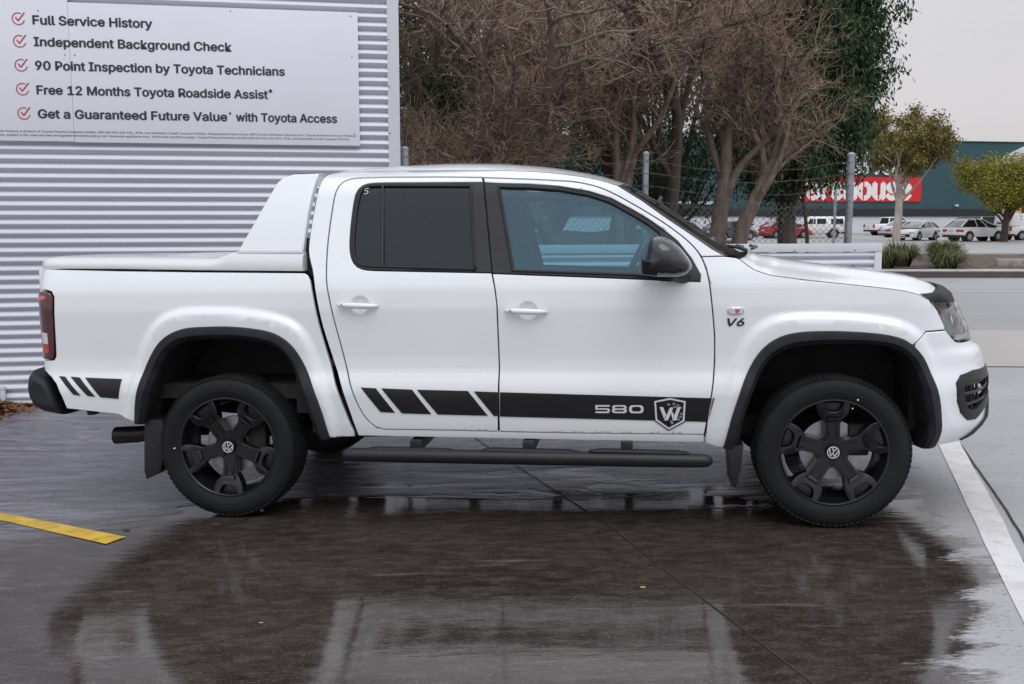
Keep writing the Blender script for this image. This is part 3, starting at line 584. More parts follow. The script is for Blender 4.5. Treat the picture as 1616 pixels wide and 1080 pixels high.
# ---- headlights and grille
HL = [(3.607,1.112),(3.75,1.106),(3.93,1.098),(4.08,1.088),(4.12,1.0),(4.13,.907),(3.95,.903),(3.81,.907),(3.757,.918),(3.714,.950),(3.691,1.004),(3.655,1.067)]
for sgn in (1, -1):
    hl = panel('headlight', HL, mat('headlamp_housing', (.50,.51,.50), .35, metal=.35, var=.22, vscale=12, coat=.5), truck, off=-.03, gap=.003, thick=.03, rnd=.002, res=.02)
    cv = panel('headlight_lens', HL, G_lamp, hl, off=.0, gap=.003, thick=.0, rnd=.0, res=.018)
    dr = panel('daytime_strip', [(3.775,.917),(3.95,.912),(4.11,.916),(4.11,.945),(3.95,.938),(3.77,.942)], mat('daytime_strip', (.88,.89,.88), .3), hl, off=-.008, gap=0, thick=.01, rnd=0)
    pjs = []
    for u, z, r in ((3.84, 1.01, .042), (3.99, 1.0, .045)):
        q = M(np.array([u]), np.array([z]), -.028)[0]; nn = Mn(np.array([u]), np.array([z]))[0]
        pj = MB(); pj.tube([q-nn*.01, q+nn*.006, q+nn*.012], [r, r, r*.7], 20)
        pjs.append(pj.build('projector_lamp', M_chrome, hl, angle=40))
    rf = panel('red_reflector', [(3.665,1.075),(3.70,1.08),(3.715,1.05),(3.69,1.045)], mat('dim_red_plastic', (.30,.09,.08), .3), hl, off=-.02, gap=0, thick=.006, rnd=0)
    if sgn < 0:
        for o in (hl, cv, dr, rf, *pjs):
            o.data.transform(Matrix.Scale(-1, 4, (0, 1, 0))); o.data.flip_normals()
panel('grille', [(4.13,.895),(4.35,.895),(4.35,1.09),(4.10,1.09)], M_plas, truck, off=-.015, gap=.004, mirror=True)
gb = MB()
for z in (.94, .99, 1.04):
    uu = np.linspace(4.13, 4.35, 8); A_ = M(uu, np.full(8, z), .0); Bm = A_[::-1]*[1, -1, 1]; gb.tube(np.vstack([A_, Bm[1:]]), .008, 6)
gb.build('grille_bars', M_chrome, truck, angle=40)
# ---- bed side with tail light
bedp = T['bed_top'] + [(-1.00,1.328),(-1.118,1.328),(-1.118,1.215),(-.975,1.215),(-.94,1.206),(-.926,1.178),(-.936,.92),(-.939,.862),(-.95,.842),(-1.0,.838),(-1.118,.838),(-1.118,.80),(-1.02,.778),(-.965,.748),(-.935,.715),(-.905,.645),(-.885,.58)] \
    + T['bed_bottom'][1:3] + [(-.49,.512)] + [q for q in archR.tolist()] + [(.69,.435)] + soft(T['bed_front'], 30, 1)[::-1][1:].tolist()
bed = panel('bed_side', bedp, M_white, truck, fine=.014)
for n in ('stripe_r1', 'stripe_r2', 'stripe_r3'): panel('stripe_decal', T[n], M_decal, bed, **dk)
TLp = [(-1.118,1.208),(-.975,1.208),(-.945,1.200),(-.932,1.175),(-.942,.92),(-.945,.867),(-.956,.849),(-1.0,.845),(-1.118,.845)]
tl = panel('tail_light', TLp, M_red, truck, off=.006, gap=0, thick=.04, rnd=.006)
panel('reversing_lens', [(-1.015,.99),(-.975,.985),(-.972,.925),(-1.012,.93)], M_lens, tl, off=.008, gap=0, thick=.004, rnd=0)
panel('red_reflector', [(-1.012,.925),(-.972,.92),(-.968,.885),(-.985,.875),(-1.008,.88)], M_redb, tl, off=.008, gap=0, thick=.004, rnd=0)
panel('top_reflector', [(-1.05,1.185),(-.985,1.185),(-.965,1.178),(-.98,1.165),(-1.05,1.163)], mat('pale_red_lens', (.62,.10,.12), .1, coat=1.), tl, off=.008, gap=0, thick=.004, rnd=0)
# ---- arch mouldings
def arch_poly(o, i):
    o = soft(o, 60, 4); i = soft(i, 60, 4)
    if np.hypot(*(o[-1]-i[0])) > np.hypot(*(o[-1]-i[-1])): i = i[::-1]
    return np.vstack([o, i])
def moulding(o, i):
    """black arch moulding: a flat face with a soft inner return"""
    o = soft(o, 64, 4); i = soft(i, 64, 4)
    if np.hypot(*(o[0]-i[0])) > np.hypot(*(o[0]-i[-1])): i = i[::-1]
    if o[0, 0] > o[-1, 0]: o = o[::-1]; i = i[::-1]
    rows = []
    for f, d in ((-.03,-.012),(0,.010),(.05,.016),(.30,.020),(.62,.020),(.70,.012),(.95,-.004),(1.0,-.012),(1.02,-.05),(1.05,-.12)):
        p = o+(i-o)*f; rows.append(M(p[:, 0], p[:, 1], d))
    b = MB(); b.grid(np.array(rows)); return b.build('wheel_arch_moulding', M_plas, truck, angle=32)
mouldF = moulding(T['trim_f_out'], T['trim_f_in']); mouldR = moulding(T['trim_r_out'], T['trim_r_in'])
for i_, o_ in ((T['trim_f_in'], T['trim_f_out']), (T['trim_r_in'], T['trim_r_out'])):
    q = soft(i_, 60, 4); X = M(q[:, 0], q[:, 1], -.05); Y = X.copy(); Y[:, 1] = -.40; cc = Y.mean(0)
    Y = cc+(Y-cc)*[1.02, 1, 1.02]
    b = MB(); b.grid(np.array([X, X*.5+Y*.5, Y])); n = len(Y)
    b.add(Y, [tuple(range(n))]); b.build('wheel_arch_liner', M_dirt, truck, angle=40)
# ---- badges on the fender
ub = T['v6']; V, F = letters('V6', 1., 2.05, weight=.02, shear=.22)
raw('engine_badge', on_body(V, (2.580, 2.664, 1.004, 1.042), .003), F, M_decal, fender)
pill = []
for k in range(28):
    t = 2*math.pi*k/28; c = math.copysign(abs(math.cos(t))**.6, math.cos(t)); pill.append((2.621+.0405*c, 1.078+.0175*math.sin(t)))
si = panel('side_indicator', pill, M_chrome, fender, off=.008, gap=0, thick=.01, rnd=.002, res=.02)
pl2 = [(2.621+(a-2.621)*.86, 1.078+(b-1.078)*.72) for a, b in pill]
panel('indicator_lens', pl2, mat('smoked_white_lens', (.62,.60,.62), .15, coat=1.), fender, off=.010, gap=0, thick=.004, rnd=0, res=.02)
panel('indicator_bulb', [(2.628+.011*math.cos(k*.5236), 1.078+.010*math.sin(k*.5236)) for k in range(12)], mat('red_bulb', (.55,.10,.13), .2), fender, off=.0115, gap=0, thick=.003, rnd=0, res=.02)
# far flank copies (seen through the cab, under the body and from other viewpoints)
for o in (rear_door, front_door, fender, bed, front_bumper, tl, mouldF, mouldR, fogp): 
    far_copy(o, truck if o is not fogp else front_bumper)
for o in [x for x in truck.children if x.name.startswith('wheel_arch_liner')]: far_copy(o)
fd2 = [x for x in truck.children if x.name.startswith('front_door') and x is not front_door][0]
rd2 = [x for x in truck.children if x.name.startswith('rear_door') and x is not rear_door][0]
for o, p in ((rear_trim, rd2), (front_trim, fd2), (sailtri, fd2)): far_copy(o, p)
for o, p in ((rear_win, rd2), (front_win, fd2)): far_copy(o, p)
# ---- near-black layer added behind the shut lines, painting in their shade
bk = MB()
for pl in ([(.62,.47),(2.48,.44),(2.50,1.20),(.60,1.24)],):
    n = 12; m = 8; uu = np.linspace(0, 1, n); G = []
    for j in range(m):
        f = j/(m-1); a = np.array(pl[0])*(1-f)+np.array(pl[3])*f; b = np.array(pl[1])*(1-f)+np.array(pl[2])*f
        p = a+(b-a)*uu[:, None]; G.append(M(p[:, 0], p[:, 1], -.05))
    G = np.array(G); bk.grid(G)
for line in (T['b_gap'], T['rear_door'][:20], T['front_door'][:12], T['seam_bumper'], T['front_door'][10:20]):
    q = soft(line, 40, 1); X = M(q[:, 0], q[:, 1], -.016); 
    t = np.gradient(q, axis=0); t /= np.linalg.norm(t, axis=1, keepdims=True); nn = np.stack([-t[:, 1], t[:, 0]], 1)*.02
    A_ = M(q[:, 0]+nn[:, 0], q[:, 1]+nn[:, 1], -.018); B_ = M(q[:, 0]-nn[:, 0], q[:, 1]-nn[:, 1], -.018)
    bk.grid(np.array([A_, B_]))
far_copy(bk.build('dark_gap_backing', M_gap, truck, recalc=False))
# ---- roof, windscreen, bonnet, cowl
def across(nearL, h, dx, m=29, pz=2.4, px=2.2):
    G = []; v = np.linspace(-1, 1, m)
    for i, P in enumerate(nearL):
        hh = h(i/(len(nearL)-1)) if callable(h) else h; dd = dx(i/(len(nearL)-1)) if callable(dx) else dx
        G.append(np.stack([P[0]+dd*(1-np.abs(v)**px), -v*P[1]*-1*-1 if False else v*(-P[1])*1.0, P[2]+hh*(1-np.abs(v)**pz)], 1))
    return np.array(G)
ct = soft(T['cab_top'], 36, 1); ct[0] = T['cab_top'][0]
E_ = M(ct[:, 0], ct[:, 1], 0)
rb = MB(); rb.grid(across(E_, lambda t: .028+.034*math.sin(math.pi*min(1, t*1.02)), lambda t: -.03*(1-t)+.07*t**3, pz=3.4)); rb.build('roof', M_wtop, truck, smooth=True)
ap = soft([T['cab_top'][-1]]+T['a_pillar'], 24, 1); E_ = M(ap[:, 0], ap[:, 1], -.008)
ws = MB(); ws.grid(across(E_, lambda t: .010, lambda t: .105+.05*t, pz=2.0)); windscreen = ws.build('windscreen', G_shield, truck, smooth=True)
wb = MB()
for r0, r1 in ((0, 4), (21, 24)):
    pass
E2 = M(ap[:, 0], ap[:, 1], -.003); G = across(E2, .010, .0, pz=2.0)
sd = []
for s_ in (-1, 1):
    Gm = across(M(ap[:, 0], ap[:, 1], -.002), lambda t: .010, lambda t: .105+.05*t, pz=2.0, m=61)
    wb = MB(); wb.grid(Gm[:, :3] if s_ < 0 else Gm[:, -3:]); wb.build('windscreen_border', M_blk, windscreen, smooth=True)
BL = M(bon[:, 0], bon[:, 1], 0.)
GB = across(BL, lambda t: (.046*(1-t)**.5+.031)*min(1, .35+t*5), lambda t: .12+.10*t, pz=3.0, m=41)
vv = np.linspace(-1, 1, 41)
dome = .018*np.clip((np.abs(vv)-.45)/.12, 0, 1)**2*np.clip((.80-np.abs(vv))/.15, 0, 1)
GB[:, :, 2] += dome[None, :]*(1-np.linspace(0, 1, len(BL))**3)[:, None]*.9
bb = MB(); bb.grid(GB); bonnet = bb.build('bonnet', M_wtop, truck, smooth=True)
lip = GB[-1]; fr = MB(); E3 = M(bon[:, 0], bon[:, 1], -.022)-[0, 0, .012]; E4 = BL-[0, .0, .002]
for s_ in (-1, 1): fr.grid(np.array([E4*[1, -s_, 1], E3*[1, -s_, 1]]))
Pn = np.array([lip, lip+[.012, 0, -.012], lip+[.012, 0, -.05]]); fr.grid(Pn); fr.build('bonnet_lip', M_white, bonnet, angle=50)
cw = MB(); A_ = across(M(ap[-1:, 0], ap[-1:, 1], -.006), .010, .155, pz=2., m=41)[0]; B_ = GB[0]
cw.grid(np.array([A_+[-.03, 0, -.02], A_+[.02, 0, -.03], B_+[-.01, 0, -.03], B_+[.004, 0, -.012]])); cw.build('cowl', M_blk, truck, angle=40)
wp = MB()
for yy in (-.55, .12):
    wp = MB(); wp.tube([(2.80, yy+.55, 1.37), (2.775, yy+.1, 1.385), (2.72, yy-.10, 1.392)], .008, 6); wp.build('wiper', M_blk, truck, angle=40)
wp = MB(); wp.tube([(2.70, -.66, 1.368), (2.655, -.70, 1.385), (2.60, -.72, 1.392)], .010, 6)
wp.build('washer_hose', M_blk, truck, angle=40)
# bonnet protector: a dark visor clipped along the leading edge
pr = MB(); k = len(BL)-1; v41 = np.linspace(-1, 1, 41); tp = np.clip((1.0-np.abs(v41))/.10, 0, 1)[:, None]
back = GB[k-1]*tp+GB[k-3]*(1-tp)
rows = [back+np.array([0, 0, .006]), GB[k]*.5+GB[k-1]*.5+np.array([.0, 0, .012])*tp+[0, 0, .006], GB[k]+np.array([.022, 0, .014])*tp+[.004, 0, .002], GB[k]+np.array([.052, 0, -.006])*tp+[.008, 0, -.006], GB[k]+np.array([.066, 0, -.034])*tp+[.008, 0, -.012], GB[k]+np.array([.060, 0, -.046])*tp+[.004, 0, -.012], GB[k]+np.array([.035, 0, -.030])*tp+[0, 0, -.016]]
M_visor = mat('dark_acrylic_visor', (.006, .006, .008), .5, var=.3, vscale=20, spec=.14)
pr.grid(np.array(rows)); pr.build('bonnet_protector', M_visor, truck, angle=50)
# ---- back of the cab with its window
cr_ = soft(T['cab_rear'], 30, 1); cr_ = cr_[cr_[:, 1] > .9]; E_ = M(cr_[:, 0], cr_[:, 1], -.004)
cb = MB(); cb.grid(across(E_, 0, -.05, pz=2)); cab_back = cb.build('cab_back', M_white, truck, smooth=True)
cg = MB(); cg.grid(np.array([[(.425, y, z) for y in np.linspace(-.62, .62, 9)] for z in (1.40, 1.66)])); cg.build('rear_window', G_rear, cab_back)
# ---- tonneau lid
Ld = soft(T['lid_bot'], 40, 0); E_ = M(Ld[:, 0], Ld[:, 1]+.004, 0.); G = []
for i, P in enumerate(E_):
    f = i/39; w = -P[1]; z = P[2]; r = .045*min(1, (f+.004)*11)**.55
    hump = .016*max(0, min(1, (f-.42)/.12))
    sh_ = .034*min(1, max(0, (f-.685)/.06)); sh_ = sh_ if sh_ < .034 else .034
    prof = [(w-.002, 0), (w+.002, .012), (w-.002, .030+sh_*.7), (w-.010, .046+sh_), (w-.035, .056+sh_), (w-.12, .064+sh_), (w-.20, .067+hump*.2+sh_*.8), (w-.26, .068+hump), (w-.45, .070+hump), (0, .072+hump)]
    row = [(P[0], -a, z+b*(.25+.75*r/.045)) for a, b in prof]; row += [(P[0], a, zz) for (x, a, zz) in [(q[0], -q[1], q[2]) for q in row[:-1][::-1]]]
    G.append(row)
G = np.array(G); lid = MB(); lid.grid(G); lid.add(G[-1], [tuple(range(len(G[-1])))]); lid.add(G[0], [tuple(range(len(G[0])))]); lid.build('tonneau_lid', M_wtop, truck, angle=35)
# ---- sports bar: two fins and the hoop between them
SAIL = [(.074,1.396),(.160,1.558),(.232,1.709),(.262,1.768),(.295,1.796),(.345,1.809),(.482,1.809),(.474,1.786),(.468,1.762),(.455,1.686),(.443,1.590),(.435,1.470),(.428,1.392)]
sw = lambda x, z, o=0.: np.stack([x, -(.87-(z-1.385)*.36+o)-.012*np.sin(np.clip((z-1.39)/.42, 0, 1)*np.pi), z], -1)
fin = panel('sports_bar_fin', SAIL, M_white, truck, off=0, thick=.035, gap=0, rnd=.012, res=.03, surf=sw); far_copy(fin)
hb = MB(); yy = np.linspace(-.70, .70, 17); ring = []
for y in yy:
    k = 1-abs(y/.70)**4; dz = .015*k
    ring.append([(.295, y, 1.796+dz), (.345, y, 1.809+dz), (.475, y, 1.807+dz), (.470, y, 1.765+dz), (.33, y, 1.755+dz), (.285, y, 1.77+dz)])
hb.grid(np.array(ring), wrap=True); hb.build('sports_bar_hoop', M_white, truck, angle=50)
for s_ in (-1, 1):
    sb = MB(); sb.box((.425, min(s_*.81, s_*.745), 1.26), (.462, max(s_*.81, s_*.745), 1.47)); sb.build('sports_bar_leg', M_blk, truck, bevel=.01)
# ---- bed front wall, tailgate, tub
tb = MB(); tb.box((.36, -.84, .55), (.42, .84, 1.285)); tb.box((-1.03, -.80, .62), (.36, .80, .70)); tb.build('bed_tub', M_dirt, truck)
tg = MB(); tg.box((-1.078, -.80, .74), (-1.03, .80, 1.322)); tg.build('tailgate', M_white, truck, bevel=.012)
# ---- rear bumper with rounded ends
RB = [(-1.082,.785),(-1.110,.750),(-1.120,.70),(-1.113,.642),(-1.087,.587),(-1.037,.558),(-.928,.538),(-.952,.626),(-.983,.708),(-1.008,.739),(-1.040,.755)]
rc = np.array(RB).mean(0); rbm = MB(); G = []
for y, s_ in [(-.925,.55),(-.915,.80),(-.89,.95),(-.85,1.0),(-.75,1.03),(-.4,1.05),(0,1.05),(.4,1.05),(.75,1.03),(.85,1),(.89,.95),(.915,.8),(.925,.55)]:
    q = rc+(np.array(RB)-rc)*s_; ex = -.05*(1-(abs(y)/.93)**3); G.append([(a+ex*.8, y, b) for a, b in q])
rbm.grid(np.array(G), wrap=True); rbm.add(G[0], [tuple(range(len(RB)))]); rbm.add(G[-1], [tuple(range(len(RB)))]); rbm.build('rear_bumper', M_plas, truck, angle=42)
th = MB(); th.box((-.86, -.03, .44), (-.80, .03, .56)); th.box((-.81, -.86, .535), (-.77, -.80, .575)); th.build('tow_bracket', M_dirt, truck, bevel=.005)
# ---- side steps
def sidestep(s_):
    st = MB(); xs = [.635,.642,.66,.70,1.0,1.6,2.2,2.44,2.485,2.503,2.511]; rr = [.004,.020,.031,.0345,.0355,.0355,.0355,.0345,.030,.019,.004]
    st.tube([(x, s_*.97, .356-.0070*(x-.635)) for x in xs], rr, 24)
    o = st.build('side_step', M_blk, truck, angle=60)
    for x0, x1 in ((.76,1.24),(1.36,1.86),(1.90,2.40)):
        p = MB(); p.hexa([(x0, s_*.93, .385), (x1, s_*.93, .378), (x1, s_*.985, .378), (x0, s_*.985, .385), (x0+.06, s_*.935, .396), (x1-.06, s_*.935, .389), (x1-.06, s_*.98, .389), (x0+.06, s_*.98, .396)]); p.build('tread_pad', M_plas, o, bevel=.004)
    for x in (1.018, 1.598, 2.09):
        p = MB(); p.box((x-.03, min(s_*.95, s_*.60), .375), (x+.03, max(s_*.95, s_*.60), .428)); p.build('bracket', M_blk, o, bevel=.006)
sidestep(-1); sidestep(1)
# ---- mud flaps, exhaust
for s_ in (-1, 1):
    for pl, nm in (([(-.462,.52),(-.478,.238),(-.468,.195),(-.385,.240),(-.34,.42),(-.36,.52)], 0), ([(2.588,.40),(2.602,.215),(2.627,.192),(2.651,.291),(2.663,.42)], 1)):
        b = MB()
        if nm == 0: b.prism(pl, lambda a, c, t: (a+.05*(t+.86), s_*t*-1 if False else s_*abs(t), c), -.90, -.70)
        else: b.prism(pl, lambda a, c, t: (a, s_*abs(t), c), -.93, -.72)
        b.build('mud_flap', M_blk, truck, bevel=.006)
ex = MB(); ex.tube([(-.728,-.72,.398), (-.724,-.72,.398), (-.60,-.715,.405), (-.45,-.70,.42)], [.047,.048,.046,.040], 24, caps=False); ex.tube([(-.728,-.72,.398), (-.60,-.715,.405), (-.45,-.70,.42)], [.042,.041,.035], 24)
ex.build('exhaust_tip', mat('black_exhaust', (.02,.02,.022), .35, metal=.6), truck, angle=50, recalc=False)
# ---- underbody
ub_ = MB(); ub_.box((.45, -.86, .452), (2.46, .86, .50)); ub_.box((-.95, -.55, .55), (.45, -.45, .66)); ub_.box((-.95, .45, .55), (.45, .55, .66))
ub_.box((.40, -.55, .40), (3.7, -.45, .50)); ub_.box((.40, .45, .40), (3.7, .55, .50)); ub_.box((3.5, -.7, .45), (3.72, .7, .80)); ub_.box((2.4, -.40, .40), (3.4, .40, .62))
ub_.tube([(.3, .05, .43), (2.4, 0, .47)], .045, 10); ub_.box((1.35, -.28, .36), (1.95, .28, .46)); ub_.box((.75, .10, .33), (1.35, .55, .46)); ub_.tube([(-.4,-.62,.42),(.6,-.55,.40),(1.5,-.42,.41)], .035, 10)
ub_.build('chassis', M_dirt, truck)
ax = MB(); ax.tube([(0, -.70, .378), (0, .70, .378)], .055, 12); ax.lathe([(.0,-.17),(.10,-.15),(.16,-.05),(.16,.05),(.10,.15),(0,.17)], (0, .05, .378), 'y', 18); ax.tube([(3.095, -.7, .378), (3.095, .7, .378)], .04, 12)
for s_ in (-1, 1): ax.box((-.62, s_*.52-.035, .42), (.72, s_*.52+.035, .455))
ax.build('axles', M_dirt, truck, angle=40)
# ---- cabin
cabn = MB(); 
def seat(x, y, w=.50):
    b = MB()
    b.hexa([(x-.02,y-w/2,.86),(x+.50,y-w/2,.90),(x+.50,y+w/2,.90),(x-.02,y+w/2,.86),(x-.02,y-w/2,.98),(x+.50,y-w/2,1.03),(x+.50,y+w/2,1.03),(x-.02,y+w/2,.98)])
    b.hexa([(x-.14,y-w/2,.92),(x+.04,y-w/2,.92),(x+.04,y+w/2,.92),(x-.14,y+w/2,.92),(x-.30,y-w*.42,1.50),(x-.17,y-w*.42,1.50),(x-.17,y+w*.42,1.50),(x-.30,y+w*.42,1.50)])
    s_ = b.build('seat', M_seat, truck, bevel=.045, seg=3)
    h = MB(); h.hexa([(x-.335,y-.13,1.53),(x-.225,y-.13,1.53),(x-.225,y+.13,1.53),(x-.335,y+.13,1.53),(x-.355,y-.11,1.70),(x-.26,y-.11,1.70),(x-.26,y+.11,1.70),(x-.355,y+.11,1.70)]); h.build('headrest', M_seat, s_, bevel=.035, seg=3)
seat(1.62, -.40); seat(1.62, .40)
b = MB(); b.hexa([(.72,-.66,.86),(1.18,-.66,.9),(1.18,.66,.9),(.72,.66,.86),(.72,-.66,1.0),(1.18,-.66,1.02),(1.18,.66,1.02),(.72,.66,1.0)]); b.hexa([(.62,-.66,.95),(.80,-.66,.95),(.80,.66,.95),(.62,.66,.95),(.53,-.62,1.50),(.64,-.62,1.50),(.64,.62,1.50),(.53,.62,1.50)]); b.build('rear_bench', M_seat, truck, bevel=.04, seg=3)
b = MB(); b.hexa([(2.32,-.78,.85),(2.60,-.78,.85),(2.60,.78,.85),(2.32,.78,.85),(2.24,-.78,1.22),(2.66,-.78,1.29),(2.66,.78,1.29),(2.24,.78,1.22)]); b.build('dashboard', M_grab, truck, bevel=.04, seg=3)
swb = MB(); c_ = Vector((2.12, -.40, 1.29)); ang = R(28); tor = []
for k in range(33):
    t = 2*math.pi*k/32; a, d = .185*math.cos(t), .185*math.sin(t); tor.append((c_.x+d*math.sin(ang)*1.0, c_.y+a, c_.z+d*math.cos(ang)))
swb.tube(tor, .017, 8, caps=False); swb.tube([(c_.x+.02, c_.y, c_.z-.01), (2.34, -.40, 1.14)], .035, 10); swb.box((c_.x-.01, c_.y-.17, c_.z-.02), (c_.x+.02, c_.y+.17, c_.z+.02)); swb.build('steering_wheel', M_grab, truck, angle=50)
b = MB(); hl_ = across(M(ct[2:, 0], ct[2:, 1]-.03, -.03), .005, .0, pz=2); b.grid(hl_, flip=True); b.build('headliner', M_head, truck, recalc=False)
b = MB(); b.box((.55,-.84,.80),(2.30,.84,.84)); b.build('cabin_floor', M_grab, truck)
for s_ in (-1, 1):
    b = MB()
    for x0, x1, xt0, xt1 in ((1.38,1.52,1.32,1.42),):
        b.hexa([(x0,s_*.80,1.22),(x1,s_*.80,1.22),(x1,s_*.86,1.22),(x0,s_*.86,1.22),(xt0,s_*.62,1.72),(xt1,s_*.62,1.72),(xt1,s_*.69,1.72),(xt0,s_*.69,1.72)])
    b.box((.7, s_*.80-.02, .85), (2.40, s_*.80+.02, 1.232)); b.build('cabin_lining', M_grab, truck, bevel=.01)
b = MB(); b.box((2.24,-.10,1.56),(2.26,.12,1.62)); b.tube([(2.25,0,1.60),(2.29,0,1.68)], .012, 8); b.build('rear_view_mirror', M_grab, truck, bevel=.006)
# ---- door mirror
MO = np.array([(2.199,1.413),(2.213,1.437),(2.252,1.443),(2.300,1.426),(2.349,1.383),(2.391,1.326),(2.401,1.298),(2.384,1.270),(2.335,1.253),(2.231,1.256),(2.171,1.269),(2.168,1.308),(2.188,1.350)])
def door_mirror(door, s_):
    q = evenly(np.vstack([MO, MO[:1]]), 49)[:-1]; 
    for _ in range(2): q = .25*np.roll(q, 1, 0)+.5*q+.25*np.roll(q, -1, 0)
    q = MO.mean(0)+(q-MO.mean(0))*1.03; c = np.array([2.262, 1.340]); G = []
    for y, k in ((-1.195,.02),(-1.193,.30),(-1.182,.60),(-1.160,.82),(-1.130,.94),(-1.095,.995),(-1.05,1.0),(-1.00,.97),(-.965,.90),(-.945,.80),(-.935,.02)):
        G.append([(a, y*-s_*-1 if False else s_*-y, b) for a, b in c+(q-c)*k])
    b = MB(); b.grid(np.array(G), wrap=True); o = b.build('door_mirror', M_gloss, door, smooth=True)
    b = MB(); b.tube([(2.30, s_*1.0, 1.268), (2.37, s_*.90, 1.256)], [.035, .045], 12); b.build('mirror_arm', M_blk, o, angle=50)
    low = q[(q[:, 1] < 1.300)]
    b = MB(); b.hexa([(2.165,s_*1.02,1.262),(2.24,s_*1.02,1.250),(2.24,s_*1.168,1.258),(2.165,s_*1.15,1.268),(2.163,s_*1.02,1.345),(2.205,s_*1.02,1.333),(2.205,s_*1.196,1.328),(2.163,s_*1.175,1.340)]); b.build('mirror_base_cover', M_blk, o, bevel=.012, seg=3)
door_mirror(front_door, -1); door_mirror(fd2, 1)
# ---- wheels
def lerp(a, b, t): return a+(b-a)*t
def make_wheel(cx, s_, spin, name='wheel'):
    w = empty(name, (cx, s_*.812, .378)); w.parent = truck
    w.rotation_euler = (0, 0, 0 if s_ < 0 else math.pi)
    # tyre: outward is -y
    t = MB(); prof = [(.272,-.085),(.262,-.100),(.268,-.112),(.285,-.120),(.315,-.125),(.338,-.122),(.355,-.113),(.366,-.100),(.373,-.083),(.377,-.06)]
    for g in (-.045,.0,.045): prof += [(.378,g-.010),(.378,g-.004),(.369,g-.003),(.369,g+.003),(.378,g+.004),(.378,g+.010)]
    prof += [(.377,.06),(.373,.083),(.366,.1),(.35,.115),(.31,.125),(.27,.11),(.262,.09)]
    t.lathe(prof, (0,0,0), 'y', 96)
    for k in range(84):          # shoulder blocks
        a = 2*math.pi*(k+.5)/84; da = 2*math.pi/84*.34
        for sy in (-1, 1):
            P = []
            for rr, yy in ((.360,.1095),(.3765,.074),(.3805,.072),(.366,.112)):
                for d in (-da, da): P.append((rr*math.cos(a+d), sy*yy, rr*math.sin(a+d)))
            t.add(P, [(0,1,3,2),(2,3,5,4),(4,5,7,6),(6,7,1,0),(0,2,4,6),(1,7,5,3)])
    ty = t.build('tyre', M_tyre, w, angle=35)
    lt = MB()
    for rr, hh in ((.298, .0),): lt.lathe([(rr,-.1235),(rr+.004,-.1255),(rr+.008,-.1240)], (0,0,0), 'y', 96)
    lt.build('sidewall_ridge', M_tyre, ty, smooth=True)
    r_ = MB(); r_.lathe([(.270,-.103),(.266,-.110),(.258,-.111),(.251,-.104),(.247,-.088),(.236,-.070),(.226,-.02),(.222,.06),(.232,.09),(.262,.10)], (0,0,0), 'y', 80)
    rim = r_.build('rim', M_rim, w, angle=35)
    for k in range(5):
        a0 = spin+2*math.pi*k/5
        def fn(a, b, t, a0=a0): return (b*math.cos(a0)-a*math.sin(a0), t, b*math.sin(a0)+a*math.cos(a0))
        sp = MB()
        half = [(.040,.040),(.036,.070),(.036,.140),(.048,.162),(.066,.184),(.076,.210),(.080,.252),(.052,.256),(.044,.226),(.032,.206),(.014,.200)]
        poly = half+[(-a, b) for a, b in half[::-1]]
        n = len(poly); dep = lambda b: lerp(-.077, -.088, max(0, min(1, (b-.05)/.11))) if b < .165 else lerp(-.104, -.108, (b-.165)/.09)
        V = [fn(a, b, dep(b)) for a, b in poly]+[fn(a*1.05, b, dep(b)+.055) for a, b in poly]
        hn = len(half); F = []
        mr = lambda i: 2*hn-1-i
        for i in range(3): F.append((i, i+1, mr(i+1), mr(i)))
        F += [(3, hn-1, mr(hn-1), mr(3)), tuple(range(3, hn)), tuple(mr(i) for i in range(hn-1, 2, -1))]
        F += [(i, i+n, (i+1) % n+n, (i+1) % n) for i in range(n)]
        sp.add(V, F)
        sp.build('spoke', M_rim, rim, bevel=.0016, seg=1)
        # raised rails and the block by the rim
        d2 = MB()
        for sg in (-1, 1): d2.hexa([fn(sg*.017,.070,-.076), fn(sg*.025,.070,-.076), fn(sg*.024,.150,-.086), fn(sg*.015,.150,-.086), fn(sg*.018,.070,-.084), fn(sg*.024,.070,-.084), fn(sg*.023,.150,-.094), fn(sg*.016,.150,-.094)])
        d2.hexa([fn(-.036,.192,-.060), fn(.036,.192,-.060), fn(.050,.253,-.066), fn(-.050,.253,-.066), fn(-.034,.196,-.080), fn(.034,.196,-.080), fn(.048,.252,-.084), fn(-.048,.252,-.084)])
        d2.hexa([fn(-.024,.152,-.088), fn(.024,.152,-.088), fn(.036,.172,-.100), fn(-.036,.172,-.100), fn(-.020,.155,-.099), fn(.020,.155,-.099), fn(.030,.169,-.107), fn(-.030,.169,-.107)])
        d2.build('spoke_relief', M_rim, rim, bevel=.002)
        nb_ = MB(); an = a0+math.pi/5; nb_.lathe([(0,-.083),(.010,-.083),(.012,-.081),(.012,-.07)], (.056*math.cos(an), 0, .056*math.sin(an)), 'y', 6); nb_.build('wheel_nut', M_rim, rim, angle=30)
    hb_ = MB(); hb_.lathe([(.0,-.072),(.078,-.074),(.082,-.068),(.080,-.02),(.07,.03)], (0,0,0), 'y', 40); hb_.build('hub', M_rim, w, angle=40)
    cp = MB(); cp.lathe([(0,-.098),(.026,-.098),(.031,-.096),(.033,-.091),(.033,-.07)], (0,0,0), 'y', 36); cap_ = cp.build('hub_cap', M_decal, w, angle=40)
    # emblem: a ring, a V above a W
    em = MB(); rot = spin
    em.lathe([(.0255,-.0985),(.0255,-.1000),(.0295,-.1000),(.0295,-.0985)], (0,0,0), 'y', 36)
    th_ = -.25 if spin > 0 else -.35
    def e2(x, y):  return (x*math.cos(th_)-y*math.sin(th_), x*math.sin(th_)+y*math.cos(th_))
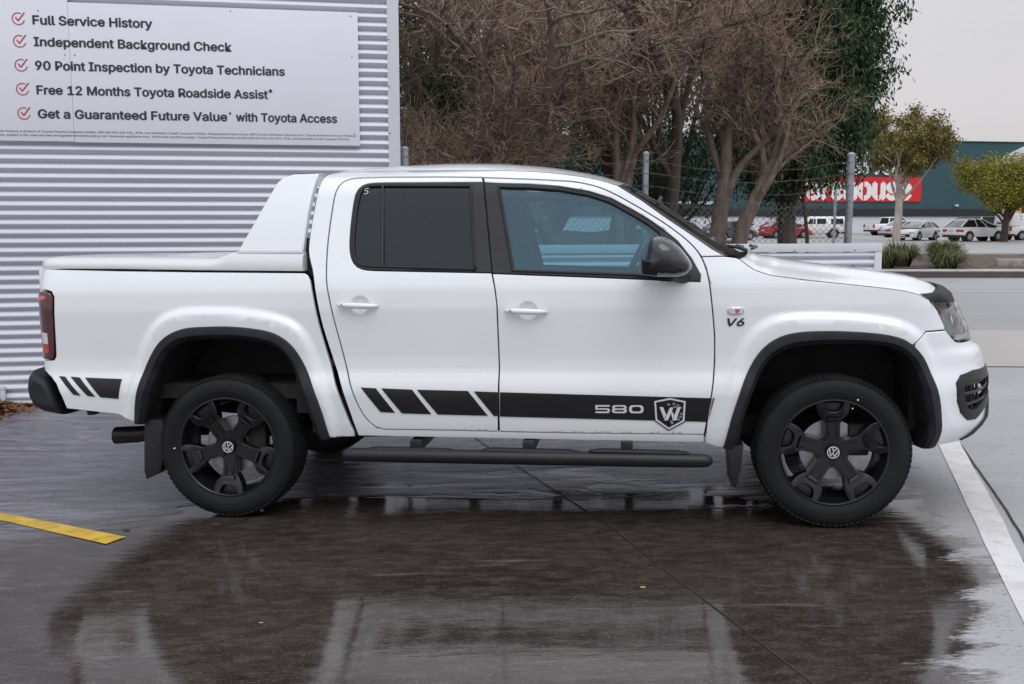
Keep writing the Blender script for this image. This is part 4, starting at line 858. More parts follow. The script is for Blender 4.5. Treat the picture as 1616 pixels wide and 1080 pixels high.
    for (a, b) in (((-.010,.022),(0,.004)),((.010,.022),(0,.004)),((-.021,.012),(-.0095,-.020)),((-.0095,-.020),(0,-.001)),((0,-.001),(.0095,-.020)),((.0095,-.020),(.021,.012))):
        a = np.array(e2(*a)); b = np.array(e2(*b)); d = (b-a)/np.linalg.norm(b-a); nn = np.array([-d[1], d[0]])*.0019
        em.hexa([(*(a-nn)[[0]], -.0982, (a-nn)[1]), (*(b-nn)[[0]], -.0982, (b-nn)[1]), (*(b+nn)[[0]], -.0982, (b+nn)[1]), (*(a+nn)[[0]], -.0982, (a+nn)[1]), (*(a-nn)[[0]], -.1002, (a-nn)[1]), (*(b-nn)[[0]], -.1002, (b-nn)[1]), (*(b+nn)[[0]], -.1002, (b+nn)[1]), (*(a+nn)[[0]], -.1002, (a+nn)[1])])
    em.build('hub_emblem', M_letter, w)
    bd_ = MB(); bd_.lathe([(.06,-.012),(.150,-.012),(.150,.012),(.06,.012)], (0,0,0), 'y', 48); bd_.build('brake_disc', M_steel, w, angle=40)
    cl_ = MB(); cl_.box((.09*s_*-1*0+.085,-.035,-.03),(.185,.035,.13)); cl_.build('brake_caliper', M_dirt, w, bevel=.015)
    dl = MB()
    for rr in (.285, .235):
        a = R(181) if spin < 0 and cx < 1 else R(68)
        dl.lathe([(0,-.128 if rr > .27 else -.098),(.004,-.1275 if rr > .27 else -.0975),(.0045,-.118 if rr > .27 else -.09)], (rr*math.cos(a), 0, rr*math.sin(a)), 'y', 10)
    dl.build('balance_mark', mat('white_dot', (.7,.7,.7), .6), w)
    return w
make_wheel(0, -1, R(-91)); make_wheel(3.095, -1, R(91)); make_wheel(0, 1, R(20)); make_wheel(3.095, 1, R(50))
# ================================================================== GROUND
def g(x, y):
    """height of the apron: it falls gently towards the wall side of the picture and levels out behind"""
    x = np.asarray(x, float); y = np.asarray(y, float)
    f = np.clip((8.0-y)/1.2, 0, 1); f = f*f*(3-2*f)
    return .019*np.clip(x-.155, -4.2, 4.5)*f-.026*np.clip(y-5.13, 0, 1.85)*np.clip((8.25-y)/1.2, 0, 1)*np.clip((4.2-np.abs(x-.1))/1.2, 0, 1)
WETB = [(2.45,9.5),(2.50,7.2),(2.50,6.2),(2.16,5.34),(2.13,4.78),(2.09,4.33),(1.93,3.88),(1.72,3.52),(1.50,3.16),(1.2,2.5),(1.0,.5)]
def concrete_wet():
    m, t, p = _prin('wet_broom_finished_concrete'); n = t.nodes; l = t.links
    c = n.new('ShaderNodeTexCoord'); at = n.new('ShaderNodeAttribute'); at.attribute_name = 'wet'
    def noise(scale, detail=5, stretch=None, dist=0., rough=.5):
        v = c.outputs['Object']
        if stretch: mp = n.new('ShaderNodeMapping'); mp.inputs['Scale'].default_value = stretch; l.new(v, mp.inputs[0]); v = mp.outputs[0]
        a = n.new('ShaderNodeTexNoise'); a.inputs['Scale'].default_value = scale; a.inputs['Detail'].default_value = detail; a.inputs['Distortion'].default_value = dist; a.inputs['Roughness'].default_value = rough
        l.new(v, a.inputs['Vector']); return a.outputs['Fac']
    def rng(src, a, b, c0=0., d=1., clamp=True):
        r = n.new('ShaderNodeMapRange'); r.clamp = clamp
        for k, v in zip(('From Min', 'From Max', 'To Min', 'To Max'), (a, b, c0, d)): r.inputs[k].default_value = v
        l.new(src, r.inputs['Value']); return r.outputs[0]
    def math_(op, a, b):
        q = n.new('ShaderNodeMath'); q.operation = op
        for i, v in enumerate((a, b)):
            if isinstance(v, (int, float)): q.inputs[i].default_value = v
            else: l.new(v, q.inputs[i])
        return q.outputs[0]
    def mixc(f, a, b):
        k = n.new('ShaderNodeMix'); k.data_type = 'RGBA'; l.new(f, k.inputs['Factor'])
        for nm, v in (('A', a), ('B', b)):
            if isinstance(v, tuple): k.inputs[nm].default_value = (*v, 1)
            else: l.new(v, k.inputs[nm])
        return k.outputs['Result']
    fray = math_('ADD', rng(noise(3.0, 6, (.7, 2.2, 1)), 0, 1, -.28, .28), rng(noise(34, 4, (.5, 1.8, 1), 0, .7), 0, 1, -.16, .16))
    wet = rng(math_('ADD', at.outputs['Fac'], fray), -.035, .05)
    # pooled water against merely soaked, rougher concrete
    at2 = n.new('ShaderNodeAttribute'); at2.attribute_name = 'pool'
    pool = rng(math_('ADD', at2.outputs['Fac'], rng(noise(1.6, 7, (.55, 1.6, 1), .6), .2, .8, -.62, .62)), -.12, .22)
    streak = noise(5.5, 8, (.42, 2.6, 1), .8, .62)
    fine = noise(60, 4)
    blot = noise(1.1, 8, (.7, 1.3, 1), .5, .6)
    dryc = mixc(rng(blot, .3, .7), (.28, .275, .287), (.365, .357, .37)); dryc = mixc(rng(fine, .35, .75, 0, .5), dryc, (.43, .42, .425))
    soak = mixc(rng(streak, .36, .66), (.085, .081, .094), (.24, .23, .262))
    deep = mixc(rng(blot, .35, .68), (.026, .0195, .0165), (.050, .039, .0345)); deep = mixc(rng(streak, .60, .78, 0, .6), deep, (.12, .108, .106))
    mott = noise(13, 6, (.6, 1.4, 1), .4, .65); grit = noise(75, 5, None, 0, .7)
    deep = mixc(rng(mott, .46, .70, 0, .75), deep, (.084, .067, .060)); deep = mixc(rng(mott, .30, .44, .8, 0), deep, (.022, .016, .014))
    deep = mixc(rng(grit, .55, .70, 0, .6), deep, (.15, .130, .116)); soak = mixc(rng(grit, .54, .70, 0, .5), soak, (.24, .23, .25)); soak = mixc(rng(mott, .30, .45, .7, 0), soak, (.045, .040, .044))
    scum = rng(noise(2.3, 8, (.5, 3.2, 1), 1.4, .66), .60, .72, 0, .5); deep = mixc(scum, deep, (.17, .155, .150))
    wc = mixc(pool, soak, deep)
    col = mixc(wet, dryc, wc)
    rust = rng(noise(9, 6), .66, .80, 0, .5); col = mixc(rust, col, (.045, .026, .018))
    pit = rng(noise(48, 4, (.7, 1.3, 1), 0, .7), .30, .40, .75, 0); col = mixc(pit, col, (.014, .011, .010))
    spk = rng(noise(110, 2), .70, .77, 0, .7); col = mixc(spk, col, (.24, .225, .22))
    l.new(col, p.inputs['Base Color'])
    rw = rng(streak, .38, .64, .05, .32); rp_ = math_('ADD', rng(streak, .42, .72, .02, .085), rng(mott, .45, .78, 0, .045))
    rmix = n.new('ShaderNodeMix'); l.new(pool, rmix.inputs['Factor']); l.new(rw, rmix.inputs['A']); l.new(rp_, rmix.inputs['B'])
    rm2 = n.new('ShaderNodeMix'); l.new(wet, rm2.inputs['Factor']); rm2.inputs['A'].default_value = .62; l.new(rmix.outputs['Result'], rm2.inputs['B'])
    l.new(rm2.outputs['Result'], p.inputs['Roughness'])
    p.inputs['IOR'].default_value = 1.5
    sp_ = rng(wet, 0, 1, .35, .62); l.new(sp_, p.inputs['Specular IOR Level'])
    broom = noise(95, 3, (.10, 1.6, 1)); 
    hgt = math_('ADD', math_('MULTIPLY', streak, rng(pool, 0, 1, 2.4, .085)), math_('MULTIPLY', math_('ADD', broom, math_('MULTIPLY', fine, .6)), rng(pool, 0, 1, .55, .032)))
    rip = math_('MULTIPLY', noise(7, 2, (1.0, 2.6, 1)), .11)
    b = n.new('ShaderNodeBump'); b.inputs['Strength'].default_value = .55; b.inputs['Distance'].default_value = .010
    l.new(math_('ADD', hgt, rip), b.inputs['Height']); l.new(b.outputs[0], p.inputs['Normal'])
    return m
def attr(o, name, vals):
    a = o.data.attributes.new(name, 'FLOAT', 'POINT'); a.data.foreach_set('value', np.asarray(vals, np.float32))
def sheet(name, x0, x1, y0, y1, step, m, zf=None, dz=0.):
    nx = max(2, int((x1-x0)/step)+1); ny = max(2, int((y1-y0)/step)+1)
    X, Y = np.meshgrid(np.linspace(x0, x1, nx), np.linspace(y0, y1, ny)); Z = (zf(X, Y) if zf else np.zeros_like(X))+dz
    i = np.arange(ny-1)[:, None]*nx+np.arange(nx-1)[None, :]
    F = np.stack([i, i+1, i+nx+1, i+nx], -1).reshape(-1, 4)
    o = raw(name, np.stack([X, Y, Z], -1).reshape(-1, 3), F, m, None, True); o['kind'] = 'structure'; return o
M_far = mat('weathered_asphalt', (.20, .195, .20), .7, var=.18, vscale=.35, bump=.1)
M_road = mat('pale_asphalt_road', (.27, .262, .266), .45, var=.12, vscale=.5, stretch=(.25, 1, 1), bump=.12, bscale=60, dirt=(.24, .235, .24))
M_cross = mat('beige_crossover_concrete', (.36, .33, .31), .5, var=.08, vscale=1.2, stretch=(.3, 1, 1), bump=.1, dirt=(.34, .31, .29))
M_lot = mat('car_park_asphalt', (.29, .28, .275), .55, var=.14, vscale=.25, stretch=(.3, 1, 1))
sheet('ground', -400, 400, -120, 700, 20, M_far, dz=-.30)
slab = sheet('concrete_apron', -9.0, 10.5, -3.0, 10.28, .055, concrete_wet(), g)
co = np.empty(len(slab.data.vertices)*3, np.float32); slab.data.vertices.foreach_get('co', co); co = co.reshape(-1, 3)
wb_ = soft(WETB, 60, 2); bx = np.interp(co[:, 1], wb_[::-1, 1], wb_[::-1, 0])
attr(slab, 'wet', np.clip((bx-co[:, 0])*.85, -1, 1))
pc = ((co[:, 0]-.30)*.30)**2+((co[:, 1]-3.7)/2.2)**2
attr(slab, 'pool', np.clip(1.0-pc, -1, 1)*.9)
sheet('crossover', -9, 60, 10.30, 13.8, 3, M_cross, dz=-.012)
sheet('road', -60, 160, 13.8, 26.0, 4, M_road, dz=-.02)
sheet('car_park', -120, 160, 36.5, 112, 3, M_lot, lambda x, y: .0-.2*np.clip((y-42)/26, 0, 1))
M_lineY = mat('worn_yellow_road_paint', (.62, .40, .028), .42, var=.18, vscale=7, bump=.1, dirt=(.36, .22, .02))
M_lineW = mat('worn_white_road_paint', (.60, .585, .585), .5, var=.10, vscale=6, bump=.12, bscale=90, dirt=(.45, .43, .43))
M_joint = mat('dark_joint_filler', (.018, .016, .016), .7)
def strip(name, L_, R_, m, dz=.004, n=24):
    """a painted or filled strip following the apron; L_ and R_ are its two edges"""
    a = evenly(L_, n); b = evenly(R_, n); G = []
    for k in range(n):
        G.append([(q[0], q[1], float(g(q[0], q[1]))+dz) for q in (a[k], a[k]*.5+b[k]*.5, b[k])])
    bm = MB(); bm.grid(np.array(G)); o = bm.build(name, m, None, recalc=False)
    if o.data.polygons[0].normal.z < 0: o.data.flip_normals()
    o['kind'] = 'structure'; return o
jit = lambda P, s, n=30: evenly(P, n)+RNG.normal(0, s, (n, 2))
strip('white_line', jit([(3.42,8.25),(2.91,6.66),(2.24,4.61),(1.92,3.57),(1.3,1.6)], .003), jit([(3.56,8.20),(3.09,6.74),(2.37,4.59),(2.21,4.10),(1.46,1.75)], .003), M_lineW)
strip('yellow_line', [(-5.3,6.55),(-2.81,5.30),(-1.93,4.82)], [(-5.2,6.40),(-2.73,5.15),(-1.99,4.715)], M_lineY)
def joint(name, P, w, s=.002):
    c = jit(P, s, 40); d = np.gradient(c, axis=0); d /= np.linalg.norm(d, axis=1, keepdims=True); nn = np.stack([-d[:, 1], d[:, 0]], 1)*w/2
    return strip(name, c+nn, c-nn, M_joint, .0035, 40)
joint('expansion_joint', [(-.55,8.0),(.17,5.80),(.52,4.74),(.99,3.16),(1.5,1.5)], .008)
joint('expansion_joint', [(3.60,8.4),(3.10,6.80),(2.43,4.59),(2.23,4.05),(1.52,1.75)], .014)
joint('expansion_joint', [(4.2,10.30),(4.97,10.27),(5.6,10.27),(9.5,10.27)], .05, .008)
o = sheet('road_line', 6, 60, 20.8, 20.95, 3, M_lineW, dz=-.012)
# kerb with its footway edge
M_kerb = mat('kerb_concrete', (.36, .34, .32), .7, var=.2, vscale=2, bump=.2, dirt=(.18, .165, .15))
M_kface = mat('dark_kerb_face', (.085, .078, .074), .8, var=.35, vscale=1.5, bump=.2)  # road-facing side in a darker colour than the kerb top
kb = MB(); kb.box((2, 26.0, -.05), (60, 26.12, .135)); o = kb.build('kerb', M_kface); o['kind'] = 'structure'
kb = MB(); kb.box((2, 26.124, -.05), (60, 27.15, .15)); o = kb.build('kerb_top', M_kerb); o['kind'] = 'structure'
# mulch verge
M_mulch = mat('red_brown_bark_mulch', (.070, .043, .030), .9, var=.55, vscale=5, bump=.9, bscale=22, dirt=(.15, .12, .10))
def vz(x, y):
    t = np.clip((y-27.1)/6.5, 0, 1); return .13+.19*t+.03*np.sin(x*1.7+y)+.02*np.sin(x*4.1-y*2.3)-.6*np.clip((y-34.2)/2.5, 0, 1)
sheet('mulch_verge', 2, 60, 27.155, 36.7, .35, M_mulch, vz)
kb = MB(); kb.box((12.5, 33.5, .1), (60, 33.72, .345)); o = kb.build('verge_edging', M_kerb); o['kind'] = 'structure'
sl_ = MB(); sl_.box((0, 0, 0), (3.6, .22, .22)); o = sl_.build('concrete_sleeper', M_kerb, None, bevel=.012); o.location = (13.75, 28.2, .16)
tag(o, 'pale concrete sleeper lying on the mulch beside the kerb', 'wheel stop')
# ================================================================== SHED WALL, SIGN, LOW FENCE
A0 = np.array([-4.219, 8.268]); DW = np.array([.98422, .17695]); NW = np.array([.17695, -.98422])
def wl(s, z, off=0.):
    """a point on the line of the shed wall: s metres along, z up, off towards the camera"""
    q = A0+DW*s+NW*off; return (q[0], q[1], z)
M_clad = mat('pale_zinc_steel_cladding', (.60, .615, .675), .42, metal=.06, var=.05, vscale=1.1, stretch=(.25, .25, 1), rvar=.05)
M_flash = mat('pale_grey_flashing', (.60, .615, .67), .38, var=.04, vscale=1.5)
M_screw = mat('dull_steel_screw', (.10, .10, .115), .5, metal=.5)
PR = [(0,.0),(.002,.0015),(.0235,.0400),(.0265,.0432),(.031,.0450),(.037,.0442),(.054,.0350),(.060,.0300),(.071,.0060),(.0742,.0008)]
PITCH = .0762
def corrugated(name, s0, s1, z0, z1, parent, m=M_clad, phase=0., seg=1.2):
    zs = []; k = 0
    while True:
        zb = z0+phase+k*PITCH
        for dz, o_ in PR: zs.append((zb+dz, o_))
        k += 1
        if zb > z1: break
    zs = [q for q in zs if z0-1e-6 <= q[0] <= z1]; ss = np.linspace(s0, s1, max(2, int((s1-s0)/seg)+1)); G = []
    for s in ss: G.append([wl(s, z, o_+.0012*math.sin(s*3.1+z*1.3)-.012) for z, o_ in zs])
    b = MB(); b.grid(np.array(G)); o = b.build(name, m, parent, angle=28, recalc=False)
    n_ = o.data.polygons[0].normal
    if n_.x*NW[0]+n_.y*NW[1] < 0: o.data.flip_normals()
    return o
shed = empty('corrugated_shed', wl(3.2, 0)); tag(shed, 'pale grey horizontally corrugated metal shed wall behind the pickup', 'shed')
def kid(o, p):
    """parent a mesh built in world coordinates to a root Empty without moving it"""
    o.parent = p; o.matrix_parent_inverse = Matrix.LocRotScale(p.location, p.rotation_euler, p.scale).inverted(); return o
kid(corrugated('wall_cladding', -7, 3.20, -.02, 6.2, None, phase=.035), shed)
def slabw(b, s0, s1, z0, z1, o0, o1):
    b.hexa([wl(s0, z0, o1), wl(s1, z0, o1), wl(s1, z0, o0), wl(s0, z0, o0), wl(s0, z1, o1), wl(s1, z1, o1), wl(s1, z1, o0), wl(s0, z1, o0)]); return b
fb = MB(); slabw(fb, 3.190, 3.292, -.05, 6.2, -.02, .031); kid(fb.build('corner_flashing', M_flash, None, bevel=.003), shed)
fb = MB(); slabw(fb, 3.285, 3.2915, -.05, 6.2, -6, -.022); kid(fb.build('side_wall', M_clad, None), shed)
fb = MB(); slabw(fb, -7, 3.18, -.10, .012, -.02, .034); kid(fb.build('base_trim', M_flash, None, bevel=.004), shed)
sc_ = MB()
for z in list(np.arange(.45, 6, .30)):
    zz = .035-.02+round((z-.015)/PITCH)*PITCH+.030
    for s in (-3.6, -2.2, -.85, .18, 1.35, 2.58): 
        a = Vector(wl(s+RNG.normal(0, .012), zz, .0235)); b2 = Vector(wl(s, zz, .031)); sc_.tube([a, a+(Vector((NW[0], NW[1], 0))*.007)], [.0065, .005], 6)
for z in np.arange(.3, 6, .395):
    a = Vector(wl(3.202, z, .031)); sc_.tube([a, a+Vector((NW[0], NW[1], 0))*.007], [.007, .005], 6)
kid(sc_.build('cladding_screws', M_screw, None), shed)
# ---- the sign
M_sign = mat('satin_white_sign_panel', (.71, .725, .79), .35, var=.03, vscale=.8, coat=.2)
M_ink = mat('navy_sign_lettering', (.028, .030, .055), .45)
M_tick = mat('crimson_sign_print', (.42, .045, .075), .45)
M_fine = mat('grey_fine_print', (.16, .16, .20), .5)
sign = empty('wall_sign', wl(1.2, 2.7, .05)); tag(sign, 'large white sign listing five ticked service promises on the corrugated wall', 'sign')
sb_ = MB(); slabw(sb_, -4.2, .6215, 2.168, 3.42, .030, .052); kid(sb_.build('sign_panel', M_sign, None, bevel=.0015), sign)
sb_ = MB(); slabw(sb_, .6235, 2.944, 2.162, 3.276, .030, .052)
# the left sheet stands taller than the right one out of frame
kid(sb_.build('sign_panel', M_sign, None, bevel=.0015), sign)
def write(txt, s, z, cap, width, m, name='lettering', weight=.028, off=.0535, tilt=0.):
    V, F = letters(txt, cap, width, weight); X = np.array([wl(s+v[0], z+v[1]+tilt*v[0], off+.0014*v[2]/V[:, 2].max()) for v in V]); return kid(raw(name, X, F, m), sign)
LINES = [('Full Service History', 3.094, .922), ('Independent Background Check', 2.924, 1.548), ('90 Point Inspection by Toyota Technicians', 2.737, 1.976), ('Free 12 Months Toyota Roadside Assist*', 2.543, 1.862), ('Get a Guaranteed Future Value^ with Toyota Access', 2.353, 2.403)]
for txt, z, w in LINES:
    big = txt
    if txt.endswith('*') or '^' in txt:
        # the small raised marks are set apart from the main line
        if txt.endswith('*'):
            write(txt[:-1], .352, z, .068, w-.030, M_ink); write('*', .352+w-.026, z+.028, .05, None, M_ink)
        else:
            a, b_ = txt.split('^'); write(a, .352, z, .068, 1.493, M_ink); write('^', .352+1.505, z+.034, .042, None, M_ink, weight=0.); write(b_.strip(), .352+1.562, z, .068, w-1.562, M_ink)
    else: write(txt, .352, z, .068, w, M_ink)
for z in (3.133, 2.957, 2.769, 2.580, 2.387):
    b = MB(); c0_ = (.247, z); n = 26
    for k in range(n):       # open ring
        a0, a1 = R(62+(360-75)*k/n), R(62+(360-75)*(k+1)/n)
        q = [(c0_[0]+r*math.cos(a), c0_[1]+r*math.sin(a)) for r, a in ((.050, a0), (.050, a1), (.0415, a1), (.0415, a0))]
        b.hexa([wl(x, y, .0525) for x, y in q]+[wl(x, y, .0540) for x, y in q])
    for (x0, y0, x1, y1) in ((-.022, .012, -.002, -.016), (-.002, -.016, .048, .050)):
        d = np.array([x1-x0, y1-y0]); d /= np.linalg.norm(d); nn = np.array([-d[1], d[0]])*.0052; q = [(c0_[0]+x0-nn[0], c0_[1]+y0-nn[1]), (c0_[0]+x1-nn[0], c0_[1]+y1-nn[1]), (c0_[0]+x1+nn[0], c0_[1]+y1+nn[1]), (c0_[0]+x0+nn[0], c0_[1]+y0+nn[1])]
        b.hexa([wl(x, y, .0526) for x, y in q]+[wl(x, y, .0546) for x, y in q])
    kid(b.build('tick_mark', M_tick, None), sign)
FP = ['Toyota Roadside Assist is administered by Toyota Finance, a division of Toyota Finance Australia Limited, ABN 48 002 435 181, AFSL and Australian Credit Licence 392536. ^Guaranteed Future Value (GFV) is the minimum value of your Toyota at the end of your Finance',
      'contract, as determined by Toyota Finance, subject to fair wear and tear and agreed kilometres being met. Approved applicants only. Terms and conditions apply. Toyota Finance Australia Limited ABN 48 002 435 181, AFSL and Australian Credit Licence 392536.']
write(FP[0], -.55, 2.2385, .0155, 3.46, M_fine, 'fine_print', 0.); write(FP[1], -.45, 2.2085, .0155, 3.31, M_fine, 'fine_print', 0.)
ss_ = MB()
for s, z in ((2.885, 3.243), (2.890, 2.905), (2.90, 2.262), (.585, 2.86), (.66, 2.86), (1.9, 3.25), (.40, 3.20)):
    a = Vector(wl(s, z, .052)); ss_.tube([a, a+Vector((NW[0], NW[1], 0))*.003], [.006, .004], 8)
kid(ss_.build('sign_screws', M_screw, None), sign)
# ---- low corrugated fence running on from the shed, with its capping and white end post
low = empty('low_corrugated_fence', wl(5.6, 0)); tag(low, 'low pale corrugated steel fence with flat capping and square end post beyond the bonnet', 'fence')
kid(corrugated('fence_cladding', 3.33, 7.84, .0, 1.215, None, phase=.012), low)
fb = MB(); slabw(fb, 3.30, 7.905, 1.222, 1.300, -.03, .040); kid(fb.build('capping', M_flash, None, bevel=.004), low)
fb = MB(); slabw(fb, 7.832, 7.908, -.02, 1.2205, -.03, .036); kid(fb.build('end_post', M_flash, None, bevel=.004), low)
fb = MB()
for s in np.arange(3.9, 7.8, .62): 
    a = Vector(wl(s, 1.235, .040)); fb.tube([a, a+Vector((NW[0], NW[1], 0))*.007], [.007, .005], 6)
    a = Vector(wl(s, 1.085, .020)); fb.tube([a, a+Vector((NW[0], NW[1], 0))*.012], [.007, .005], 6)
kid(fb.build('fence_screws', M_screw, None), low)
# earth bank held up behind the low fence
M_bank = mat('leaf_strewn_garden_soil', (.075, .055, .038), .95, var=.5, vscale=3.5, bump=.8, bscale=14, dirt=(.055, .062, .026))
bx_, by_ = np.meshgrid(np.linspace(0, 1, 60), np.linspace(0, 1, 46)); V = []
for v in np.linspace(0, 1, 46):
    for u in np.linspace(0, 1, 60):
        y_ = v*13; s0 = 3.34; s1 = 7.80-.02*y_; s = s0+(s1-s0)*u; q = A0+DW*s-NW*(.05+y_); q = q+np.array([.50, 0])*y_*u*.62
        edge = min(1, (1-u)*9); z = 1.06+.10*math.sin(s*2.3+y_)*.5+.05*math.sin(s*5-y_*3)+.012*y_; V.append((q[0], q[1], (z if v < .98 else .2)*(.15+.85*edge)))
i = np.arange(45)[:, None]*60+np.arange(59)[None, :]
o = raw('garden_bank', V, np.stack([i, i+1, i+61, i+60], -1).reshape(-1, 4), M_bank, None, True); o['kind'] = 'structure'
# ---- wire fence along the top of the bank
M_galv = mat('galvanised_steel', (.30, .315, .345), .45, metal=.55, var=.2, vscale=7, bump=.1)
M_wire = mat('rusty_dull_wire', (.10, .095, .095), .6, metal=.4, var=.3)
cf = empty('chain_link_fence', (3.39, 10.1, 1.0)); tag(cf, 'chain link fence with galvanised posts and barbed wire behind the low fence', 'fence')
FP0, FP1 = np.array([-.98, 9.25]), np.array([3.39, 10.1])
PO = [(-.98, 9.25, .034), (1.30, 9.95-.30, .030), (3.39, 10.1, .037)]
PO[1] = (1.318, 9.95, .030)
for x, y, r in PO:
    b = MB(); b.tube([(x, y, .9), (x, y, 2.165)], r, 16); b.lathe([(r+.004, 0), (r+.004, .02), (r*.7, .035), (0, .042)], (x, y, 2.155), 'z', 16)
    for z in (1.70, 1.86, 1.98, 2.09): b.lathe([(r, 0), (r+.004, .002), (r+.004, .008), (r, .010)], (x, y, z), 'z', 12)
    kid(b.build('post', M_galv, None, angle=40), cf)
def between(a, b, t): return (a[0]+(b[0]-a[0])*t, a[1]+(b[1]-a[1])*t)
for z in (1.72, 1.86, 1.985, 2.10):
    b = MB()
    for a, c_ in ((PO[0], PO[1]), (PO[1], PO[2])):
        P = []
        for t in np.linspace(0, 1, 14): q = between(a, c_, t); P.append((q[0], q[1]-.035, z-.10*math.sin(math.pi*t)*(1 if a is PO[1] else .6)+RNG.normal(0, .006)))
        b.tube(P, .0022, 4)
        for t in np.arange(.03, 1, .05):
            q = between(a, c_, t); zz = z-.10*math.sin(math.pi*t)*(1 if a is PO[1] else .6); b.tube([(q[0]-.014, q[1]-.035, zz-.014), (q[0]+.014, q[1]-.035, zz+.014)], .0018, 3); b.tube([(q[0]+.012, q[1]-.03, zz-.014), (q[0]-.012, q[1]-.04, zz+.014)], .0018, 3)
    kid(b.build('barbed_wire', M_wire, None), cf)
b = MB()
for a, c_ in ((PO[0], PO[1]), (PO[1], PO[2])):
    Lh = math.hypot(c_[0]-a[0], c_[1]-a[1]); H0, H1 = .92, 1.70
    n = int((Lh+(H1-H0))/.062)
    for k in range(n):
        for sg in (-1, 1):
            t0 = -.78+k*.062; p0, p1 = (t0, t0+(H1-H0)) if sg > 0 else (t0+(H1-H0), t0); z0, z1 = H0, H1
            # clip to the bay
            d = p1-p0
            ta, tb_ = sorted(((0-p0)/d, (Lh-p0)/d)); ta, tb_ = max(0, ta), min(1, tb_)
            if tb_-ta < .02: continue
            q0 = between(a, c_, (p0+d*ta)/Lh); q1 = between(a, c_, (p0+d*tb_)/Lh)
            b.tube([(q0[0], q0[1]-.03+.004*sg, z0+(z1-z0)*ta), (q1[0], q1[1]-.03+.004*sg, z0+(z1-z0)*tb_)], .0019, 3, caps=False)
kid(b.build('chain_mesh', M_wire, None), cf)
# white frame and leaf litter at the foot of the wall
wf = MB(); slabw(wf, -.33, -.025, .115, .150, .05, .085); slabw(wf, -.060, -.0255, -.03, .1145, .05, .085); slabw(wf, -.33, -.295, -.03, .1145, .05, .085)
o = wf.build('white_edging_frame', M_flash, None, bevel=.003); tag(o, 'small white rectangular frame at the foot of the corrugated wall', 'frame')
M_leaf = mat('fallen_brown_leaves', (.16, .065, .022), .8, var=.6, vscale=9)
nl = 2600; ang = RNG.uniform(0, 6.28, nl); cx_ = RNG.normal(-4.55, .30, nl); cy_ = np.clip(RNG.normal(7.85, .22, nl), 7.2, 8.12); cx_ = np.minimum(cx_, -4.02+.05*RNG.normal(size=nl)+.12*(cy_-7.6))
hz = .11*np.exp(-((cx_+4.6)/.42)**2-((cy_-7.95)/.3)**2)*RNG.uniform(.3, 1, nl)
cz_ = g(cx_, cy_)+.006+hz; q = RNG.uniform(.016, .036, nl); tl_ = RNG.normal(0, .5, nl)
V = np.stack([np.stack([cx_+q*np.cos(ang+a)*k, cy_+q*np.sin(ang+a)*k, cz_+q*np.sin(a+tl_)*.35], -1) for a, k in ((0, 1), (1.57, .45), (3.14, 1), (4.71, .45))], 1).reshape(-1, 3)
o = raw('leaf_litter', V, np.arange(nl*4).reshape(-1, 4), M_leaf); tag(o, 'drift of fallen brown leaves at the foot of the shed wall', 'leaves', kind='stuff')
# slender pale pole leaning beside the shed corner
pb = MB(); pb.tube([(-1.062, 8.95, 3.03), (-.98, 8.95, 3.50), (-.83, 8.95, 4.4)], [.010, .013, .014], 10)
pb.tube([(-1.062, 8.95, 3.03), (-1.066, 8.95, .0)], [.010, .010], 10)
o = pb.build('leaning_pole', mat('weathered_white_pipe', (.50, .49, .48), .6, var=.2, vscale=12), None, angle=40); tag(o, 'slender white pipe leaning up beside the shed corner', 'pole')
# bits of leaf and grit on the apron
nb = 0
for (x, y, c, r) in ((.55, 4.02, (.42, .36, .08), .008), (-.98, 3.72, (.42, .30, .20), .006), (-1.97, 4.93, (.03, .03, .03), .012)):
    b = MB(); z = float(g(x, y)); b.lathe([(0, .001), (r, .002), (r*.8, r*.4), (0, r*.6)], (x, y, z), 'z', 7); o = b.build('fallen_leaf' if c[0] > .4 else 'pebble', mat('debris', c, .7), None)
    o.scale = (1.7, .8, 1); o.location = (x*(1-1.7), y*(1-.8), 0)
    nb += 1
    lab = ['tiny yellow leaf on the wet concrete beside the joint', 'tiny tan leaf on the wet concrete below the rear wheel', 'black lump beside the tip of the yellow line'][nb-1]
    tag(o, lab, 'leaf' if o.name.startswith('fallen') else 'pebble')
# ================================================================== TREES
def rand_island_mat(name, cols, rough=.7, trans=0.):
    m, t, p = _prin(name); n = t.nodes; l = t.links
    ge = n.new('ShaderNodeNewGeometry'); r = n.new('ShaderNodeValToRGB'); l.new(ge.outputs['Random Per Island'], r.inputs[0])
    el = r.color_ramp.elements
    for k, c in enumerate(cols):
        e_ = el[k] if k < 2 else el.new(k/(len(cols)-1)); e_.position = k/(len(cols)-1); e_.color = (*c, 1)
    l.new(r.outputs[0], p.inputs['Base Color']); p.inputs['Roughness'].default_value = rough; p.inputs['Specular IOR Level'].default_value = .25
    return m
M_bark = mat('grey_brown_bark', (.16, .120, .10), .9, var=.4, vscale=5, stretch=(3, 3, .8), bump=.6, bscale=18)
M_barkd = mat('dark_wet_bark', (.075, .057, .048), .85, var=.4, vscale=5, stretch=(3, 3, .8), bump=.6, bscale=18)
M_barkg = mat('smooth_gum_bark', (.42, .36, .32), .8, var=.3, vscale=2, stretch=(2, 2, .6), bump=.2)
M_twig = rand_island_mat('bare_winter_twigs', [(.150,.088,.064),(.31,.205,.155),(.22,.138,.102),(.48,.375,.295),(.29,.19,.125),(.74,.63,.53)], .8)
M_ever = rand_island_mat('dark_evergreen_leaves', [(.018,.036,.020),(.030,.060,.030),(.048,.080,.032),(.080,.112,.040)], .6)
M_gum = rand_island_mat('olive_gum_leaves', [(.065,.068,.022),(.13,.12,.034),(.21,.17,.05),(.28,.22,.075)], .6)
